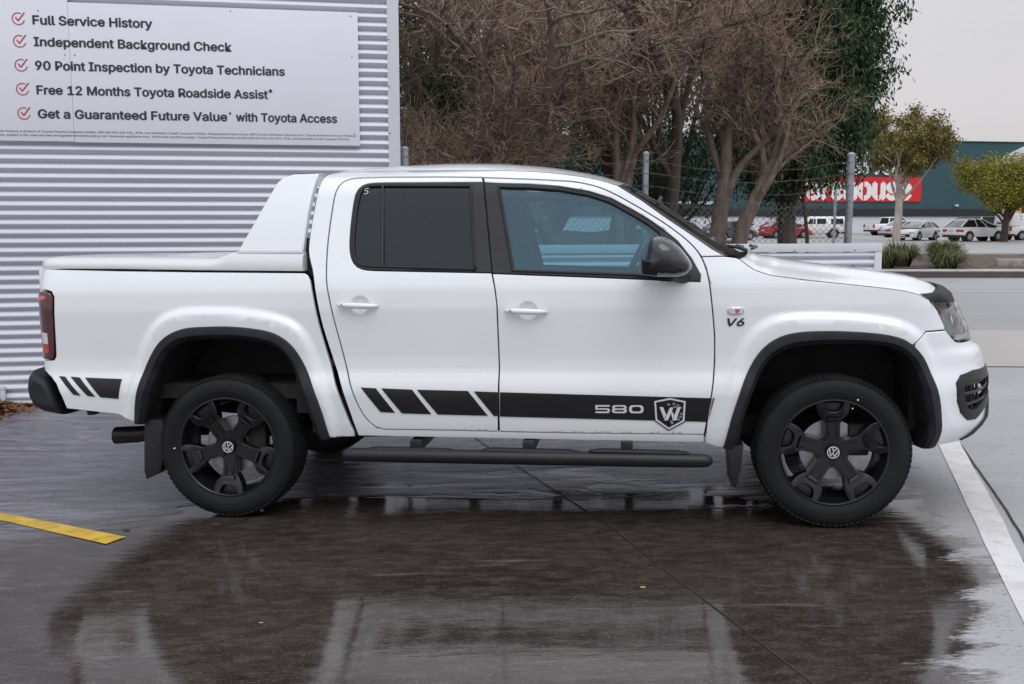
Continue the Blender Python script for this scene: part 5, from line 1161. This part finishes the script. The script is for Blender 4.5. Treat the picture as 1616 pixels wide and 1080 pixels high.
M_olive = rand_island_mat('yellow_green_leaves', [(.10,.115,.016),(.18,.18,.025),(.26,.245,.035),(.33,.29,.055)], .6)
M_grass = rand_island_mat('tussock_blades', [(.04,.055,.02),(.075,.10,.03),(.12,.14,.05),(.22,.20,.10)], .6)
def tubes(P0, P1, R0, R1, n):
    """many straight tapered segments at once"""
    P0, P1, R0, R1 = map(np.asarray, (P0, P1, R0, R1)); d = P1-P0; d = d/(np.linalg.norm(d, axis=1, keepdims=True)+1e-9)
    if n > 4: P0 = P0-d*R0[:, None]*.22; P1 = P1+d*R1[:, None]*.22
    up = np.where(np.abs(d[:, 2:3]) > .9, np.array([[1., 0, 0]]), np.array([[0., 0, 1]])); a = np.cross(d, up); a /= np.linalg.norm(a, axis=1, keepdims=True)+1e-9; b = np.cross(a, d)
    t = np.arange(n)*2*np.pi/n; ring = a[:, None, :]*np.cos(t)[None, :, None]+b[:, None, :]*np.sin(t)[None, :, None]
    V = np.concatenate([P0[:, None]+ring*R0[:, None, None], P1[:, None]+ring*R1[:, None, None]], 1)
    k = np.arange(len(P0))[:, None]*2*n; i = np.arange(n)[None, :]; j = (i+1) % n
    F = np.stack([k+i, k+j, k+n+j, k+n+i], -1).reshape(-1, 4); return V.reshape(-1, 3), F
def branch_path(rng, p, d, length, n, wig, lift=0.):
    P = [p]; d = d/np.linalg.norm(d)
    for _ in range(n):
        d = d+rng.normal(0, wig, 3)+np.array([0, 0, lift]); d /= np.linalg.norm(d); p = p+d*length/n; P.append(p)
    return P, d
def bare_tree(name, base, stems, height, seed, label, spread=1., ntw=9, group='bare trees behind the fence', bark=M_bark, low=.42):
    rng = np.random.default_rng(seed); root = empty(name, base); tag(root, label, 'tree', group)
    S0, S1, Q0, Q1 = [], [], [], []; T0, T1, U0, U1 = [], [], [], []
    def addp(P, r0, r1, thick):
        n = len(P)-1
        for k in range(n):
            a, b = (S0, S1) if thick else (T0, T1); u, w = (Q0, Q1) if thick else (U0, U1)
            a.append(P[k]); b.append(P[k+1]); u.append(r0+(r1-r0)*k/n); w.append(r0+(r1-r0)*(k+1)/n)
    def twigs(P, cnt, ln, r):
        for _ in range(cnt):
            k = rng.integers(0, len(P)-1); f = rng.random(); p = P[k]*(1-f)+P[k+1]*f
            d = (P[k+1]-P[k]); d = d/np.linalg.norm(d)+rng.normal(0, .75, 3); L_ = ln*rng.uniform(.5, 1.3)
            Q, e_ = branch_path(rng, p, d, L_, 4, .22, .05); addp(Q, r, r*.45, False)
            for _ in range(3):
                j = rng.integers(1, 4); d2 = e_+rng.normal(0, .8, 3); Q2, _e = branch_path(rng, Q[j], d2, L_*rng.uniform(.35, .7), 3, .25, .06); addp(Q2, r*.7, r*.35, False)
    def rec(p, d, L_, r, lev):
        n = 6 if lev < 2 else 5
        P, e_ = branch_path(rng, p, d, L_, n, .12+.05*lev, .035 if lev else .0)
        addp(P, r, r*.55, True)
        if lev >= 3: twigs(P, ntw, .36, .0027); return
        if lev == 2: twigs(P, ntw, .40, .0038)
        nk = (4, 5, 5)[lev]
        for k in range(nk):
            j = min(n, max(1, int(n*((low if lev == 0 else .3)+(1-low if lev == 0 else .7)*(k+1)/nk)))); a = rng.uniform(0, 6.283); side = np.array([math.cos(a)*spread, math.sin(a)*spread*.85, rng.uniform(-.1, .6) if lev else rng.uniform(low-.07, 1.0)])
            rec(P[j], e_*(.75 if lev == 0 else .55)+side*(.75 if lev == 0 else .85), L_*rng.uniform(.55, .78), r*.47, lev+1)
    for (dx, dy, lean, rr) in stems:
        p = np.array([dx, dy, -.15]); rec(p, np.array([lean[0], lean[1], 1.]), height*.42, rr, 0)
    V, F = tubes(S0, S1, Q0, Q1, 8); raw('trunk', V, F, bark, root, True)
    V, F = tubes(T0, T1, U0, U1, 3); raw('crown', V, F, M_twig, root)
    return root, len(T0)
def leaf_quads(rng, C, size, asp, hang=.0):
    n = len(C); d = rng.normal(0, 1, (n, 3)); d[:, 2] -= hang; d /= np.linalg.norm(d, axis=1, keepdims=True)
    s = np.cross(d, rng.normal(0, 1, (n, 3))); s /= np.linalg.norm(s, axis=1, keepdims=True)+1e-9
    L_ = size*rng.uniform(.6, 1.4, n)[:, None]; a = d*L_; b = s*L_*asp
    V = np.stack([C, C+a*.45+b, C+a, C+a*.45-b], 1).reshape(-1, 3); return V, np.arange(n*4).reshape(-1, 4)
def leafy_tree(name, base, height, rad, seed, label, lm, bark, trunk_r, lean=(0, 0), crown0=.35, nclump=90, per=420, leaf=.07, asp=.16, hang=1.2, csz=.30, flat=1., group=None, fork=5, xs=1.):
    rng = np.random.default_rng(seed); root = empty(name, base); tag(root, label, 'tree', group)
    S0, S1, Q0, Q1 = [], [], [], []
    def addp(P, r0, r1):
        n = len(P)-1
        for k in range(n): S0.append(P[k]); S1.append(P[k+1]); Q0.append(r0+(r1-r0)*k/n); Q1.append(r0+(r1-r0)*(k+1)/n)
    P, e_ = branch_path(rng, np.array([0, 0, -.2]), np.array([lean[0], lean[1], 1.]), height*crown0*1.25+.2, 7, .05)
    addp(P, trunk_r*1.25, trunk_r*.7); top = P[-1]
    C = []
    for k in range(nclump):
        u = rng.normal(0, 1, 3); u /= np.linalg.norm(u); u *= rng.uniform(.35, 1)**.5
        c = np.array([lean[0]*height*.5+u[0]*rad*xs, lean[1]*height*.5+u[1]*rad, height*(crown0+(1-crown0)*.5)+u[2]*height*(1-crown0)*.5*flat]); C.append(c)
    C = np.array(C)
    for k in range(fork*6):
        c = C[rng.integers(0, len(C))]; st = P[rng.integers(3, len(P))]; m_ = st*.45+c*.55+np.array([0, 0, -.15*height*.2])+rng.normal(0, .05*rad, 3)
        addp([st, st*.7+m_*.3+rng.normal(0, .02*rad, 3), m_, m_*.4+c*.6, c], trunk_r*.38, trunk_r*.07)
    pts = []
    for c in C:
        n = int(per*rng.uniform(.55, 1.4)); q = rng.normal(0, 1, (n, 3))*np.array([csz, csz, csz*.75]); q += (rng.normal(0, 1, (1, 3))*0)
        sub = c+rng.normal(0, csz*.8, (5, 3)); pick = rng.integers(0, 5, n); pts.append(sub[pick]+q*.55+np.stack([np.zeros(n), np.zeros(n), -np.abs(rng.normal(0, csz*hang*.35, n))], 1))
    pts = np.vstack(pts); V, F = tubes(S0, S1, Q0, Q1, 8); raw('trunk', V, F, bark, root, True)
    V, F = leaf_quads(rng, pts, leaf, asp, hang); raw('crown', V, F, lm, root)
    return root
# bare winter trees behind the wire fence
ntot = 0
for args in (
    ('bare_tree', (-.55, 11.9, .9), [(0, 0, (.25, .0), .10), (.25, .2, (-.15, .1), .08), (-.3, .1, (-.35, 0), .07)], 5.2, 3, 'bare brown tree closest to the shed corner', 1.15, 5, 'bare trees behind the fence', M_bark, .27),
    ('bare_tree', (.75, 12.2, .9), [(0, 0, (-.22, .05), .105), (.35, .1, (.10, 0), .09), (.62, -.1, (.0, .05), .075)], 5.6, 8, 'bare brown tree with several pale stems above the cab roof', 1.1),
    ('bare_tree', (1.55, 12.7, .9), [(0, 0, (.05, 0), .12), (.35, .1, (.22, 0), .10)], 6.0, 15, 'bare tree with the thickest dark forked limbs left of the thin fence post', 1.2, 11, 'bare trees behind the fence', M_barkd),
    ('bare_tree', (2.74, 13.4, .95), [(0, 0, (-.06, 0), .13), (.22, -.05, (.16, 0), .12)], 4.6, 21, 'bare tree on a thick gnarled twin trunk right of the thin fence post', 0.66, 9)):
    r_, n_ = bare_tree(*args); ntot += n_
bare_tree('bare_tree', (-.80, 11.2, .9), [(0, 0, (.1, 0), .045), (.3, .1, (.25, 0), .04), (-.25, .1, (-.2, 0), .04), (.4, .1, (.1, .0), .035)], 2.6, 77, 'low twiggy bare sapling clump in front of the other bare trees', 1.1, 5, 'bare trees behind the fence', M_bark, .15)
# burr of old wood round the twin trunk's foot
# evergreens behind them
leafy_tree('evergreen_tree', (5.1, 18.5, 1.0), 8.4, 1.62, 31, 'tall dark evergreen with drooping leaves and a thick trunk right of the bare trees', M_ever, M_barkd, .16, crown0=.13, nclump=290, per=800, leaf=.10, asp=.17, hang=1.6, csz=.26, group='evergreens behind the bare trees')
leafy_tree('evergreen_tree', (-1.1, 17.0, .6), 8.0, 1.7, 37, 'dark evergreen showing just right of the shed corner', M_ever, M_barkd, .15, crown0=.22, nclump=130, per=520, leaf=.085, asp=.17, hang=1.6, csz=.32, group='evergreens behind the bare trees')
leafy_tree('evergreen_tree', (.9, 21.0, .6), 7.0, 2.0, 41, 'dark evergreen glimpsed low through the stems above the cab roof', M_ever, M_barkd, .15, crown0=.15, nclump=70, per=360, leaf=.09, asp=.17, hang=1.6, csz=.34, flat=.8, group='evergreens behind the bare trees')
leafy_tree('evergreen_tree', (3.4, 22.0, .6), 5.4, 1.5, 43, 'dark evergreen glimpsed behind the gnarled twin trunk', M_ever, M_barkd, .15, crown0=.15, nclump=60, per=360, leaf=.09, asp=.17, hang=1.6, csz=.34, group='evergreens behind the bare trees')
leafy_tree('evergreen_tree', (6.15, 20.8, .9), 4.9, .95, 47, 'low dark evergreen foliage hanging before the red store sign', M_ever, M_barkd, .035, crown0=.47, nclump=60, per=420, leaf=.085, asp=.17, hang=1.8, csz=.26, group='evergreens behind the bare trees')
# car park trees
leafy_tree('gum_tree', (28.4, 74, -.2), 9.9, 3.3, 51, 'olive green gum with a slim pale trunk in the car park', M_gum, M_barkg, .27, lean=(.03, 0), crown0=.54, nclump=42, per=560, leaf=.22, asp=.22, hang=1.0, csz=.50, fork=4, xs=1.15)
leafy_tree('small_tree', (35.4, 72, -.2), 6.3, 2.9, 57, 'low spreading yellow green tree with dark forked trunk beside the van', M_olive, M_barkd, .24, lean=(-.0, 0), crown0=.38, nclump=46, per=560, leaf=.19, asp=.20, hang=.4, csz=.55, flat=.9, fork=3, xs=1.1)
# tussocks on the verge
def tussock(x, y, h, w, seed, label):
    rng = np.random.default_rng(seed); n = 1150; a = rng.uniform(0, 6.283, n); rr = np.sqrt(rng.random(n))*w*.22; z0 = float(vz(x, y))-.02
    B = np.stack([rr*np.cos(a), rr*np.sin(a), np.zeros(n)], 1); out = np.stack([np.cos(a), np.sin(a), np.zeros(n)], 1)*rng.uniform(.05, 1, n)[:, None]*w*.52
    H = h*rng.uniform(.6, 1.08, n); P = []
    for t in (0, .35, .7, 1.): P.append(B+out*(t**1.7)+np.stack([np.zeros(n), np.zeros(n), H*(t*1.12-.62*t**3*rng.uniform(.3, 1.5, n))], 1)+rng.normal(0, .012, (n, 3))*t)
    sd_ = np.stack([-np.sin(a+.6), np.cos(a+.6), np.zeros(n)], 1); wd_ = [.012, .011, .008, .001]
    V = np.stack([q for t in range(4) for q in (P[t]-sd_*wd_[t], P[t]+sd_*wd_[t])], 1).reshape(-1, 3); k = np.arange(n)[:, None]*8
    F = np.concatenate([k+np.array([[2*t, 2*t+1, 2*t+3, 2*t+2]]) for t in range(3)], 0)
    o = raw('grass_tussock', V, F, M_grass); o.location = (x, y, z0); tag(o, label, 'grass clump', 'grass tussocks on the mulch verge')
tussock(10.35, 27.7, .72, 1.0, 1, 'tussock hard against the end post of the low fence'); tussock(11.15, 28.6, .90, 1.05, 2, 'tallest tussock, second from the end post of the low fence')
tussock(12.05, 27.7, .66, 1.05, 3, 'tussock at the kerb in the middle of the verge'); tussock(13.2, 30.6, .78, 1.15, 4, 'tussock farthest from the kerb and farthest right')
tussock(12.45, 28.5, .72, .9, 5, 'tussock between the kerbside clump and the farthest clump')
# ================================================================== STORE ACROSS THE CAR PARK
KS = 1.14
def st(s, z, off=0.):
    q = (np.array([34., 98.])+DW*s)*KS+NW*off; return (q[0], q[1], EYE+(z-EYE)*KS)
def slabs(b, s0, s1, z0, z1, o0, o1):
    b.hexa([st(s0, z0, o1), st(s1, z0, o1), st(s1, z0, o0), st(s0, z0, o0), st(s0, z1, o1), st(s1, z1, o1), st(s1, z1, o0), st(s0, z1, o0)]); return b
M_teal = mat('dark_teal_cladding', (.020, .068, .082), .55, var=.10, vscale=.3, stretch=(1, 1, .1), bump=.1, bscale=4)
M_tealb = mat('black_fascia', (.014, .017, .022), .6)
M_wht = mat('white_tilt_panel', (.58, .60, .65), .6, var=.06, vscale=.4)
M_red2 = mat('red_sign_band', (.62, .010, .016), .5, var=.05)
M_wlet = mat('white_sign_letters', (.78, .78, .78), .5)
store = empty('hardware_store', st(0, -.2)); tag(store, 'dark teal warehouse store with black band and white lower wall across the car park', 'store')
b = MB(); slabs(b, -60, 19, 2.36, 8.9, -30, 0); kid(b.build('upper_wall', M_teal, None), store)
b = MB(); slabs(b, -60, 19, 1.62, 2.355, -30, .10); kid(b.build('fascia_band', M_tealb, None), store)
b = MB(); slabs(b, -60, 13.2, -1.2, 1.615, -30, -.05); kid(b.build('lower_wall', M_wht, None), store)
b = MB(); slabs(b, -34, -14.6, 2.76, 3.03, .004, .3); kid(b.build('awning_edge', M_wht, None), store)
b = MB(); slabs(b, -60, 19, 8.9, 9.0, -.4, .12); kid(b.build('parapet_capping', M_tealb, None), store)
b = MB(); b.hexa([st(13.4, 6.7, .6), st(40, 6.7, .6), st(40, 6.7, .01), st(13.4, 6.7, .01), st(13.4, 6.75, .6), st(40, 18.9, .6), st(40, 18.9, .01), st(13.4, 6.75, .01)])
slabs(b, 16.2, 40, 4.3, 6.695, .01, .6); kid(b.build('entrance_gable', M_wht, None), store)
b = MB(); slabs(b, 15.2, 40, -1.2, 4.29, .105, .5); kid(b.build('entrance_wall', mat('cream_entrance_wall', (.62, .50, .30), .6), None), store)
b = MB(); slabs(b, 13.3, 15.1, -1.2, 1.6, -.04, .08); kid(b.build('doorway', M_tealb, None), store)
b = MB(); slabs(b, 10.0, 10.3, 2.62, 2.80, .105, .45); kid(b.build('wall_lamp', M_wht, None), store)
b = MB(); slabs(b, 17.25, 19.5, 2.0, 3.1, .505, .58); wn = kid(b.build('window', M_tealb, None), store)
b = MB(); 
for k in range(16):
    a0, a1 = 2*math.pi*k/16, 2*math.pi*(k+1)/16; q = [(16.95, 2.45), (16.95+.32*math.cos(a0), 2.45+.32*math.sin(a0)), (16.95+.32*math.cos(a1), 2.45+.32*math.sin(a1))]
    b.add([st(x, z, .53) for x, z in q], [(0, 1, 2)])
kid(b.build('round_notice', mat('orange_notice', (.75, .28, .03), .5), None), store)
ssn = empty('store_sign', st(-.8, 4.2)); tag(ssn, 'red and white lettered sign across the teal store wall', 'sign')
b = MB(); slabs(b, -8.05, 6.34, 3.06, 5.42, .02, .12); kid(b.build('sign_band', M_red2, None), ssn)
def wsign(txt, s0, z0, cap, width, m, wgt, xh=None):
    V, F = letters(txt, cap, width, wgt, res=2)
    X = [st(s0+v[0], z0+v[1], .123+.04*v[2]/V[:, 2].max()) for v in V]; return kid(raw('sign_lettering', X, F, m), ssn)
wsign('warehouse', -7.85, 3.33, 2.02, 13.2, M_wlet, .045)
b = MB()     # the stencil breaks in the round letters
for s in (-5.36, -3.35, .16, 1.78, 4.50): slabs(b, s-.07, s+.07, 3.25, 5.0, .162, .168)
kid(b.build('stencil_breaks', M_red2, None), ssn)
wsign('BUNNINGS', -7.6, 5.80, 1.9, 12.6, M_wlet, .05)
# ---- parked cars
M_pw = mat('white_car_paint', (.72, .72, .73), .25, coat=1., var=.02); M_ps = mat('silver_car_paint', (.50, .53, .57), .25, metal=.3, coat=1., var=.02)
M_pr = mat('red_car_paint', (.40, .010, .020), .25, coat=1., var=.03); M_pd = mat('charcoal_car_paint', (.035, .04, .045), .25, coat=1.)
M_cg = mat('dark_car_glass', (.018, .021, .025), .08, coat=.5); M_cw = mat('car_tyre', (.018, .018, .02), .7); M_ch = mat('alloy_hub', (.42, .42, .44), .35, metal=.6)
M_cp = mat('car_black_plastic', (.02, .02, .022), .6); M_tl = mat('car_tail_lamp', (.30, .012, .015), .2, coat=1.); M_hl = mat('car_head_lamp', (.55, .57, .60), .15, coat=1.); M_pl = mat('number_plate', (.55, .55, .50), .5)
KIND = {
 'sedan': dict(L=4.6, W=1.75, low=.22, body=[(0,.55),(.03,.78),(.25,.98),(1.0,1.02),(2.0,.98),(3.2,.95),(4.2,.80),(4.52,.66),(4.6,.48)], roof=[(.55,.98),(1.45,1.40),(2.45,1.43),(3.45,.95)], wh=(.85,3.55), r=.31),
 'hatchback': dict(L=4.3, W=1.75, low=.22, body=[(0,.50),(.02,.80),(.12,.98),(1.0,1.0),(2.2,.97),(3.1,.93),(3.95,.76),(4.24,.62),(4.3,.45)], roof=[(.10,.97),(.85,1.38),(2.1,1.46),(3.35,.94)], wh=(.75,3.35), r=.32),
 'crossover': dict(L=4.47, W=1.80, low=.34, body=[(0,.62),(.02,.90),(.10,1.06),(1.0,1.08),(2.2,1.05),(3.15,1.02),(4.05,.90),(4.4,.74),(4.47,.55)], roof=[(.08,1.05),(.78,1.53),(2.15,1.61),(3.5,1.02)], wh=(.90,3.56), r=.35),
 'ute': dict(L=5.3, W=1.85, low=.40, body=[(0,.72),(.02,1.10),(1.5,1.12),(1.55,1.14),(3.0,1.12),(3.9,1.10),(4.9,1.04),(5.25,.86),(5.3,.62)], roof=[(1.62,1.12),(1.75,1.72),(3.15,1.76),(4.0,1.10)], wh=(1.10,4.25), r=.38),
 'canopy_ute': dict(L=5.3, W=1.85, low=.40, body=[(0,.72),(.02,1.10),(1.5,1.12),(1.55,1.14),(3.0,1.12),(3.9,1.10),(4.9,1.04),(5.25,.86),(5.3,.62)], roof=[(.06,1.12),(.10,1.78),(3.15,1.78),(4.0,1.10)], wh=(1.10,4.25), r=.38),
 'van': dict(L=5.4, W=1.95, low=.35, body=[(0,.60),(.02,1.10),(1.5,1.12),(3.0,1.12),(4.3,1.12),(5.0,1.05),(5.35,.85),(5.4,.55)], roof=[(.03,1.10),(.14,1.95),(3.9,2.0),(4.95,1.07)], wh=(1.05,4.35), r=.34)}
def parked(name, kind, x, y, ang, paint, label, cat, flip=False, extras=()):
    K = KIND[kind]; root = empty(name, (x, y, -.2*min(1, max(0, (y-42)/26))), (0, 0, ang)); tag(root, label, cat, 'cars in the car park across the road')
    L_, W_, hw = K['L'], K['W'], K['W']/2; cx = L_/2
    top = np.array(K['body']); xs = np.linspace(0, L_, 40); zt = np.interp(xs, top[:, 0], top[:, 1]); G = []
    for xx, z1 in zip(xs, zt):
        e_ = 1-.10*abs((xx-cx)/cx)**6-.02*abs((xx-cx)/cx)**2; z0 = K['low']
        for wc_ in K['wh']:
            dd = abs(xx-wc_)
            if dd < K['r']+.06: z0 = max(z0, K['r']+math.sqrt(max(0, (K['r']+.07)**2-dd*dd))*.95)
        z0 = min(z0, z1-.03); w = hw*e_; prof = [(-w*.86, z0), (-w*.97, z0+.02), (-w, z0+(z1-z0)*.35), (-w*.985, z0+(z1-z0)*.75), (-w*.93, z1-.03), (-w*.80, z1), (0, z1+.015)]
        G.append([(xx-cx, a, b_) for a, b_ in prof]+[(xx-cx, -a, b_) for a, b_ in prof[:-1][::-1]])
    G = np.array(G); b = MB(); b.grid(G); b.add(G[0], [tuple(range(G.shape[1]))]); b.add(G[-1], [tuple(range(G.shape[1]))]); b.build('body', paint, root, angle=40)
    r4 = K['roof']; wb_, wt_ = hw*.93, hw*.74
    van = kind == 'van'
    if van: wt_ = hw*.88
    P = [(r4[0], wb_), (r4[1], wt_), (r4[2], wt_), (r4[3], wb_)]
    b = MB(); V = [(q[0]-cx, -w, q[1]) for q, w in P]+[(q[0]-cx, w, q[1]) for q, w in P]; b.add(V, [(0,1,2,3),(7,6,5,4),(0,4,5,1),(1,5,6,2),(2,6,7,3)]); b.build('glasshouse', paint if van or kind == 'canopy_ute' else M_cg, root, bevel=.05)
    # roof skin and pillars standing just proud of the glass
    b = MB(); (xa, za), (xb, zb) = r4[1], r4[2]
    b.hexa([(xa-cx-.03, -wt_*1.01, za-.03), (xb-cx+.06, -wt_*1.01, zb-.03), (xb-cx+.06, wt_*1.01, zb-.03), (xa-cx-.03, wt_*1.01, za-.03), (xa-cx+.03, -wt_*.9, za+.035), (xb-cx-.03, -wt_*.9, zb+.035), (xb-cx-.03, wt_*.9, zb+.035), (xa-cx+.03, wt_*.9, za+.035)])
    for s_ in (-1, 1):
        for (q0, q1) in ((r4[0], r4[1]), (r4[3], r4[2])): b.tube([(q0[0]-cx, s_*wb_*1.0, q0[1]), (q1[0]-cx, s_*wt_*1.0, q1[1])], .055 if q0 is r4[0] else .045, 6)
        for f in (.45, .72) if not van else (.62,):
            xm = r4[0][0]+(r4[3][0]-r4[0][0])*f; xm2 = r4[1][0]+(r4[2][0]-r4[1][0])*min(1, max(0, (f-.08)/.75)); b.tube([(xm-cx, s_*wb_*1.01, 1.0), (xm2-cx, s_*wt_*1.01, za+(zb-za)*.5)], .032, 6)
    b.build('roof', paint, root, angle=45)
    if van or kind == 'canopy_ute':      # inset panes
        for s_ in (-1, 1):
            for x0, x1 in ((3.35, 4.45),) if van else ((.35, 1.35), (1.75, 2.5), (2.6, 3.3)):
                def pt(xx, zz): f = (zz-1.12)/(1.75-1.12 if not van else .85); return (xx-cx, s_*(wb_+(wt_-wb_)*f+.012), zz)
                b = MB(); zz0, zz1 = (1.18, 1.62); b.add([pt(x0, zz0), pt(x1, zz0), pt(x1-.12*(x1 > 3.2)*2, zz1), pt(x0, zz1)], [(0, 1, 2, 3)]); b.build('window', M_cg, root)
        b = MB(); b.add([(r4[0][0]-cx-.012+.02, -hw*.7, 1.22), (r4[0][0]-cx-.012+.02, hw*.7, 1.22), (r4[1][0]-cx-.020+.0, hw*.62, 1.68), (r4[1][0]-cx-.020, -hw*.62, 1.68)], [(0, 1, 2, 3)]); b.build('rear_window', M_cg, root)
        b = MB(); (xw, zw), (xv, zv) = r4[3], r4[2]; b.add([(xw-cx-.03, -hw*.8, zw+.05), (xw-cx-.03, hw*.8, zw+.05), (xv-cx+.06, hw*.66, zv-.08), (xv-cx+.06, -hw*.66, zv-.08)], [(0, 1, 2, 3)]); b.build('windscreen', M_cg, root)
    for wx in K['wh']:
        for s_ in (-1, 1):
            b = MB(); yy = s_*(hw-.11); r = K['r']; b.lathe([(r*.62, -.10), (r*.95, -.11), (r, -.07), (r, .07), (r*.95, .11), (r*.62, .10)], (wx-cx, yy, r), 'y', 24); w_ = b.build('wheel', M_cw, root, angle=40)
            b = MB(); b.lathe([(0, s_*.085), (r*.20, s_*.09), (r*.60, s_*.07), (r*.62, s_*.10)], (wx-cx, yy, r), 'y', 20)
            for k in range(5): a = k*1.2566; b.tube([(wx-cx, yy+s_*.094, r), (wx-cx+r*.6*math.cos(a), yy+s_*.098, r+r*.6*math.sin(a))], .03, 5)
            b.build('hub', M_ch, w_, angle=40)
            b = MB(); b.lathe([(0, 0), (r+.06, 0), (r+.06, -s_*.25)], (wx-cx, s_*(hw-.20), r), 'y', 20); b.build('wheel_well', M_cp, root)
    for s_ in (-1, 1):
        zt_ = np.interp(.05, top[:, 0], top[:, 1]); b = MB()
        if kind in ('ute', 'canopy_ute', 'van'): b.box((-cx-.025, min(s_*hw*.99, s_*hw*.80), zt_-.38), (-cx+.10, max(s_*hw*.99, s_*hw*.80), zt_-.04))
        else: b.box((-cx-.02, min(s_*hw*.955, s_*hw*.52), zt_-.26), (-cx+.34, max(s_*hw*.955, s_*hw*.52), zt_-.09))
        b.build('tail_lamp', M_tl, root, bevel=.02)
        zf = np.interp(L_-.22, top[:, 0], top[:, 1]); b = MB(); b.box((cx-.42, min(s_*hw*.90, s_*hw*.52), zf-.17), (cx-.03, max(s_*hw*.90, s_*hw*.52), zf-.03)); b.build('headlamp', M_hl, root, bevel=.03)
        xm = r4[3][0]-.42-cx; b = MB(); b.box((xm-.05, min(s_*(hw+.17), s_*hw*.9), 1.0+.04), (xm+.08, max(s_*(hw+.17), s_*hw*.9), 1.18)); b.build('door_mirror', M_cp if kind != 'van' else paint, root, bevel=.03)
    b = MB(); b.box((cx-.10, -hw*.62, K['low']+.05), (cx+.012, hw*.62, K['low']+.28)); b.build('grille', M_cp, root, bevel=.02)
    b = MB(); b.box((-cx-.03, -hw*.94, K['low']-.04), (-cx+.5, hw*.94, K['low']+.14)); b.build('rear_valance', M_cp, root, bevel=.03)
    b = MB(); b.box((cx+.013, -.20, K['low']+.10), (cx+.03, .20, K['low']+.22)); b.build('number_plate', M_pl, root)
    b = MB(); b.box((-cx-.04, -.20, K['low']+.38), (-cx-.031, .20, K['low']+.50)); b.build('number_plate', M_pl, root)
    if 'rack' in extras:
        b = MB()
        for s_ in (-1, 1): b.tube([(r4[1][0]+.1-cx, s_*wt_*.92, za+.07), (r4[2][0]-.1-cx, s_*wt_*.92, zb+.09)], .022, 6)
        for xx in (.25, .8): xk = xa+(xb-xa)*xx-cx; b.box((xk-.03, -wt_*1.0, max(za, zb)+.09), (xk+.03, wt_*1.0, max(za, zb)+.13))
        b.build('roof_rack', M_cp, root)
    return root
# heading: 0 points right along the picture, positive turns the nose away
parked('ute', 'ute', 37.1, 97.5, R(12), M_pw, 'white dual cab ute, end on behind the silver sedan', 'ute')
parked('sedan', 'sedan', 34.7, 88, R(8), M_ps, 'silver sedan passing behind the pale gum trunk', 'sedan')
parked('hatchback', 'hatchback', 30.9, 76.5, R(222), M_pw, 'low white car with black grille facing out beside the crossover', 'car')
parked('crossover', 'crossover', 34.0, 73.5, R(20), M_pw, 'white crossover with dark wheels and a roof rack', 'car', extras=('rack',))
parked('van', 'van', 40.2, 77.5, R(14), M_pw, 'white van behind the yellow green tree', 'van')
parked('ute', 'canopy_ute', 25.9, 86, R(170), M_pw, 'white ute with a canopy seen through the chain link', 'ute')
parked('hatchback', 'hatchback', 22.95, 84, R(18), M_pr, 'red car behind the evergreen trunk', 'car')
parked('sedan', 'sedan', 19.6, 86, R(70), M_pw, 'pale car with red tail lamps seen through the chain link', 'car')
parked('hatchback', 'hatchback', 16.6, 76, R(30), M_pd, 'charcoal car behind the gnarled twin trunk', 'car')
parked('sedan', 'sedan', 14.2, 84, R(20), M_pw, 'white car left of the gnarled twin trunk beyond the fence', 'car')
# sign pole standing beyond the fence
b = MB(); b.tube([(0, 0, 0), (0, 0, 3.6)], .085, 12); b.lathe([(.095, 0), (.095, .06), (0, .10)], (0, 0, 3.58), 'z', 12); o = b.build('steel_pole', M_galv, None, angle=40); o.location = (19.3, 60, -.15); tag(o, 'thin galvanised pole just left of the thick fence post', 'pole')
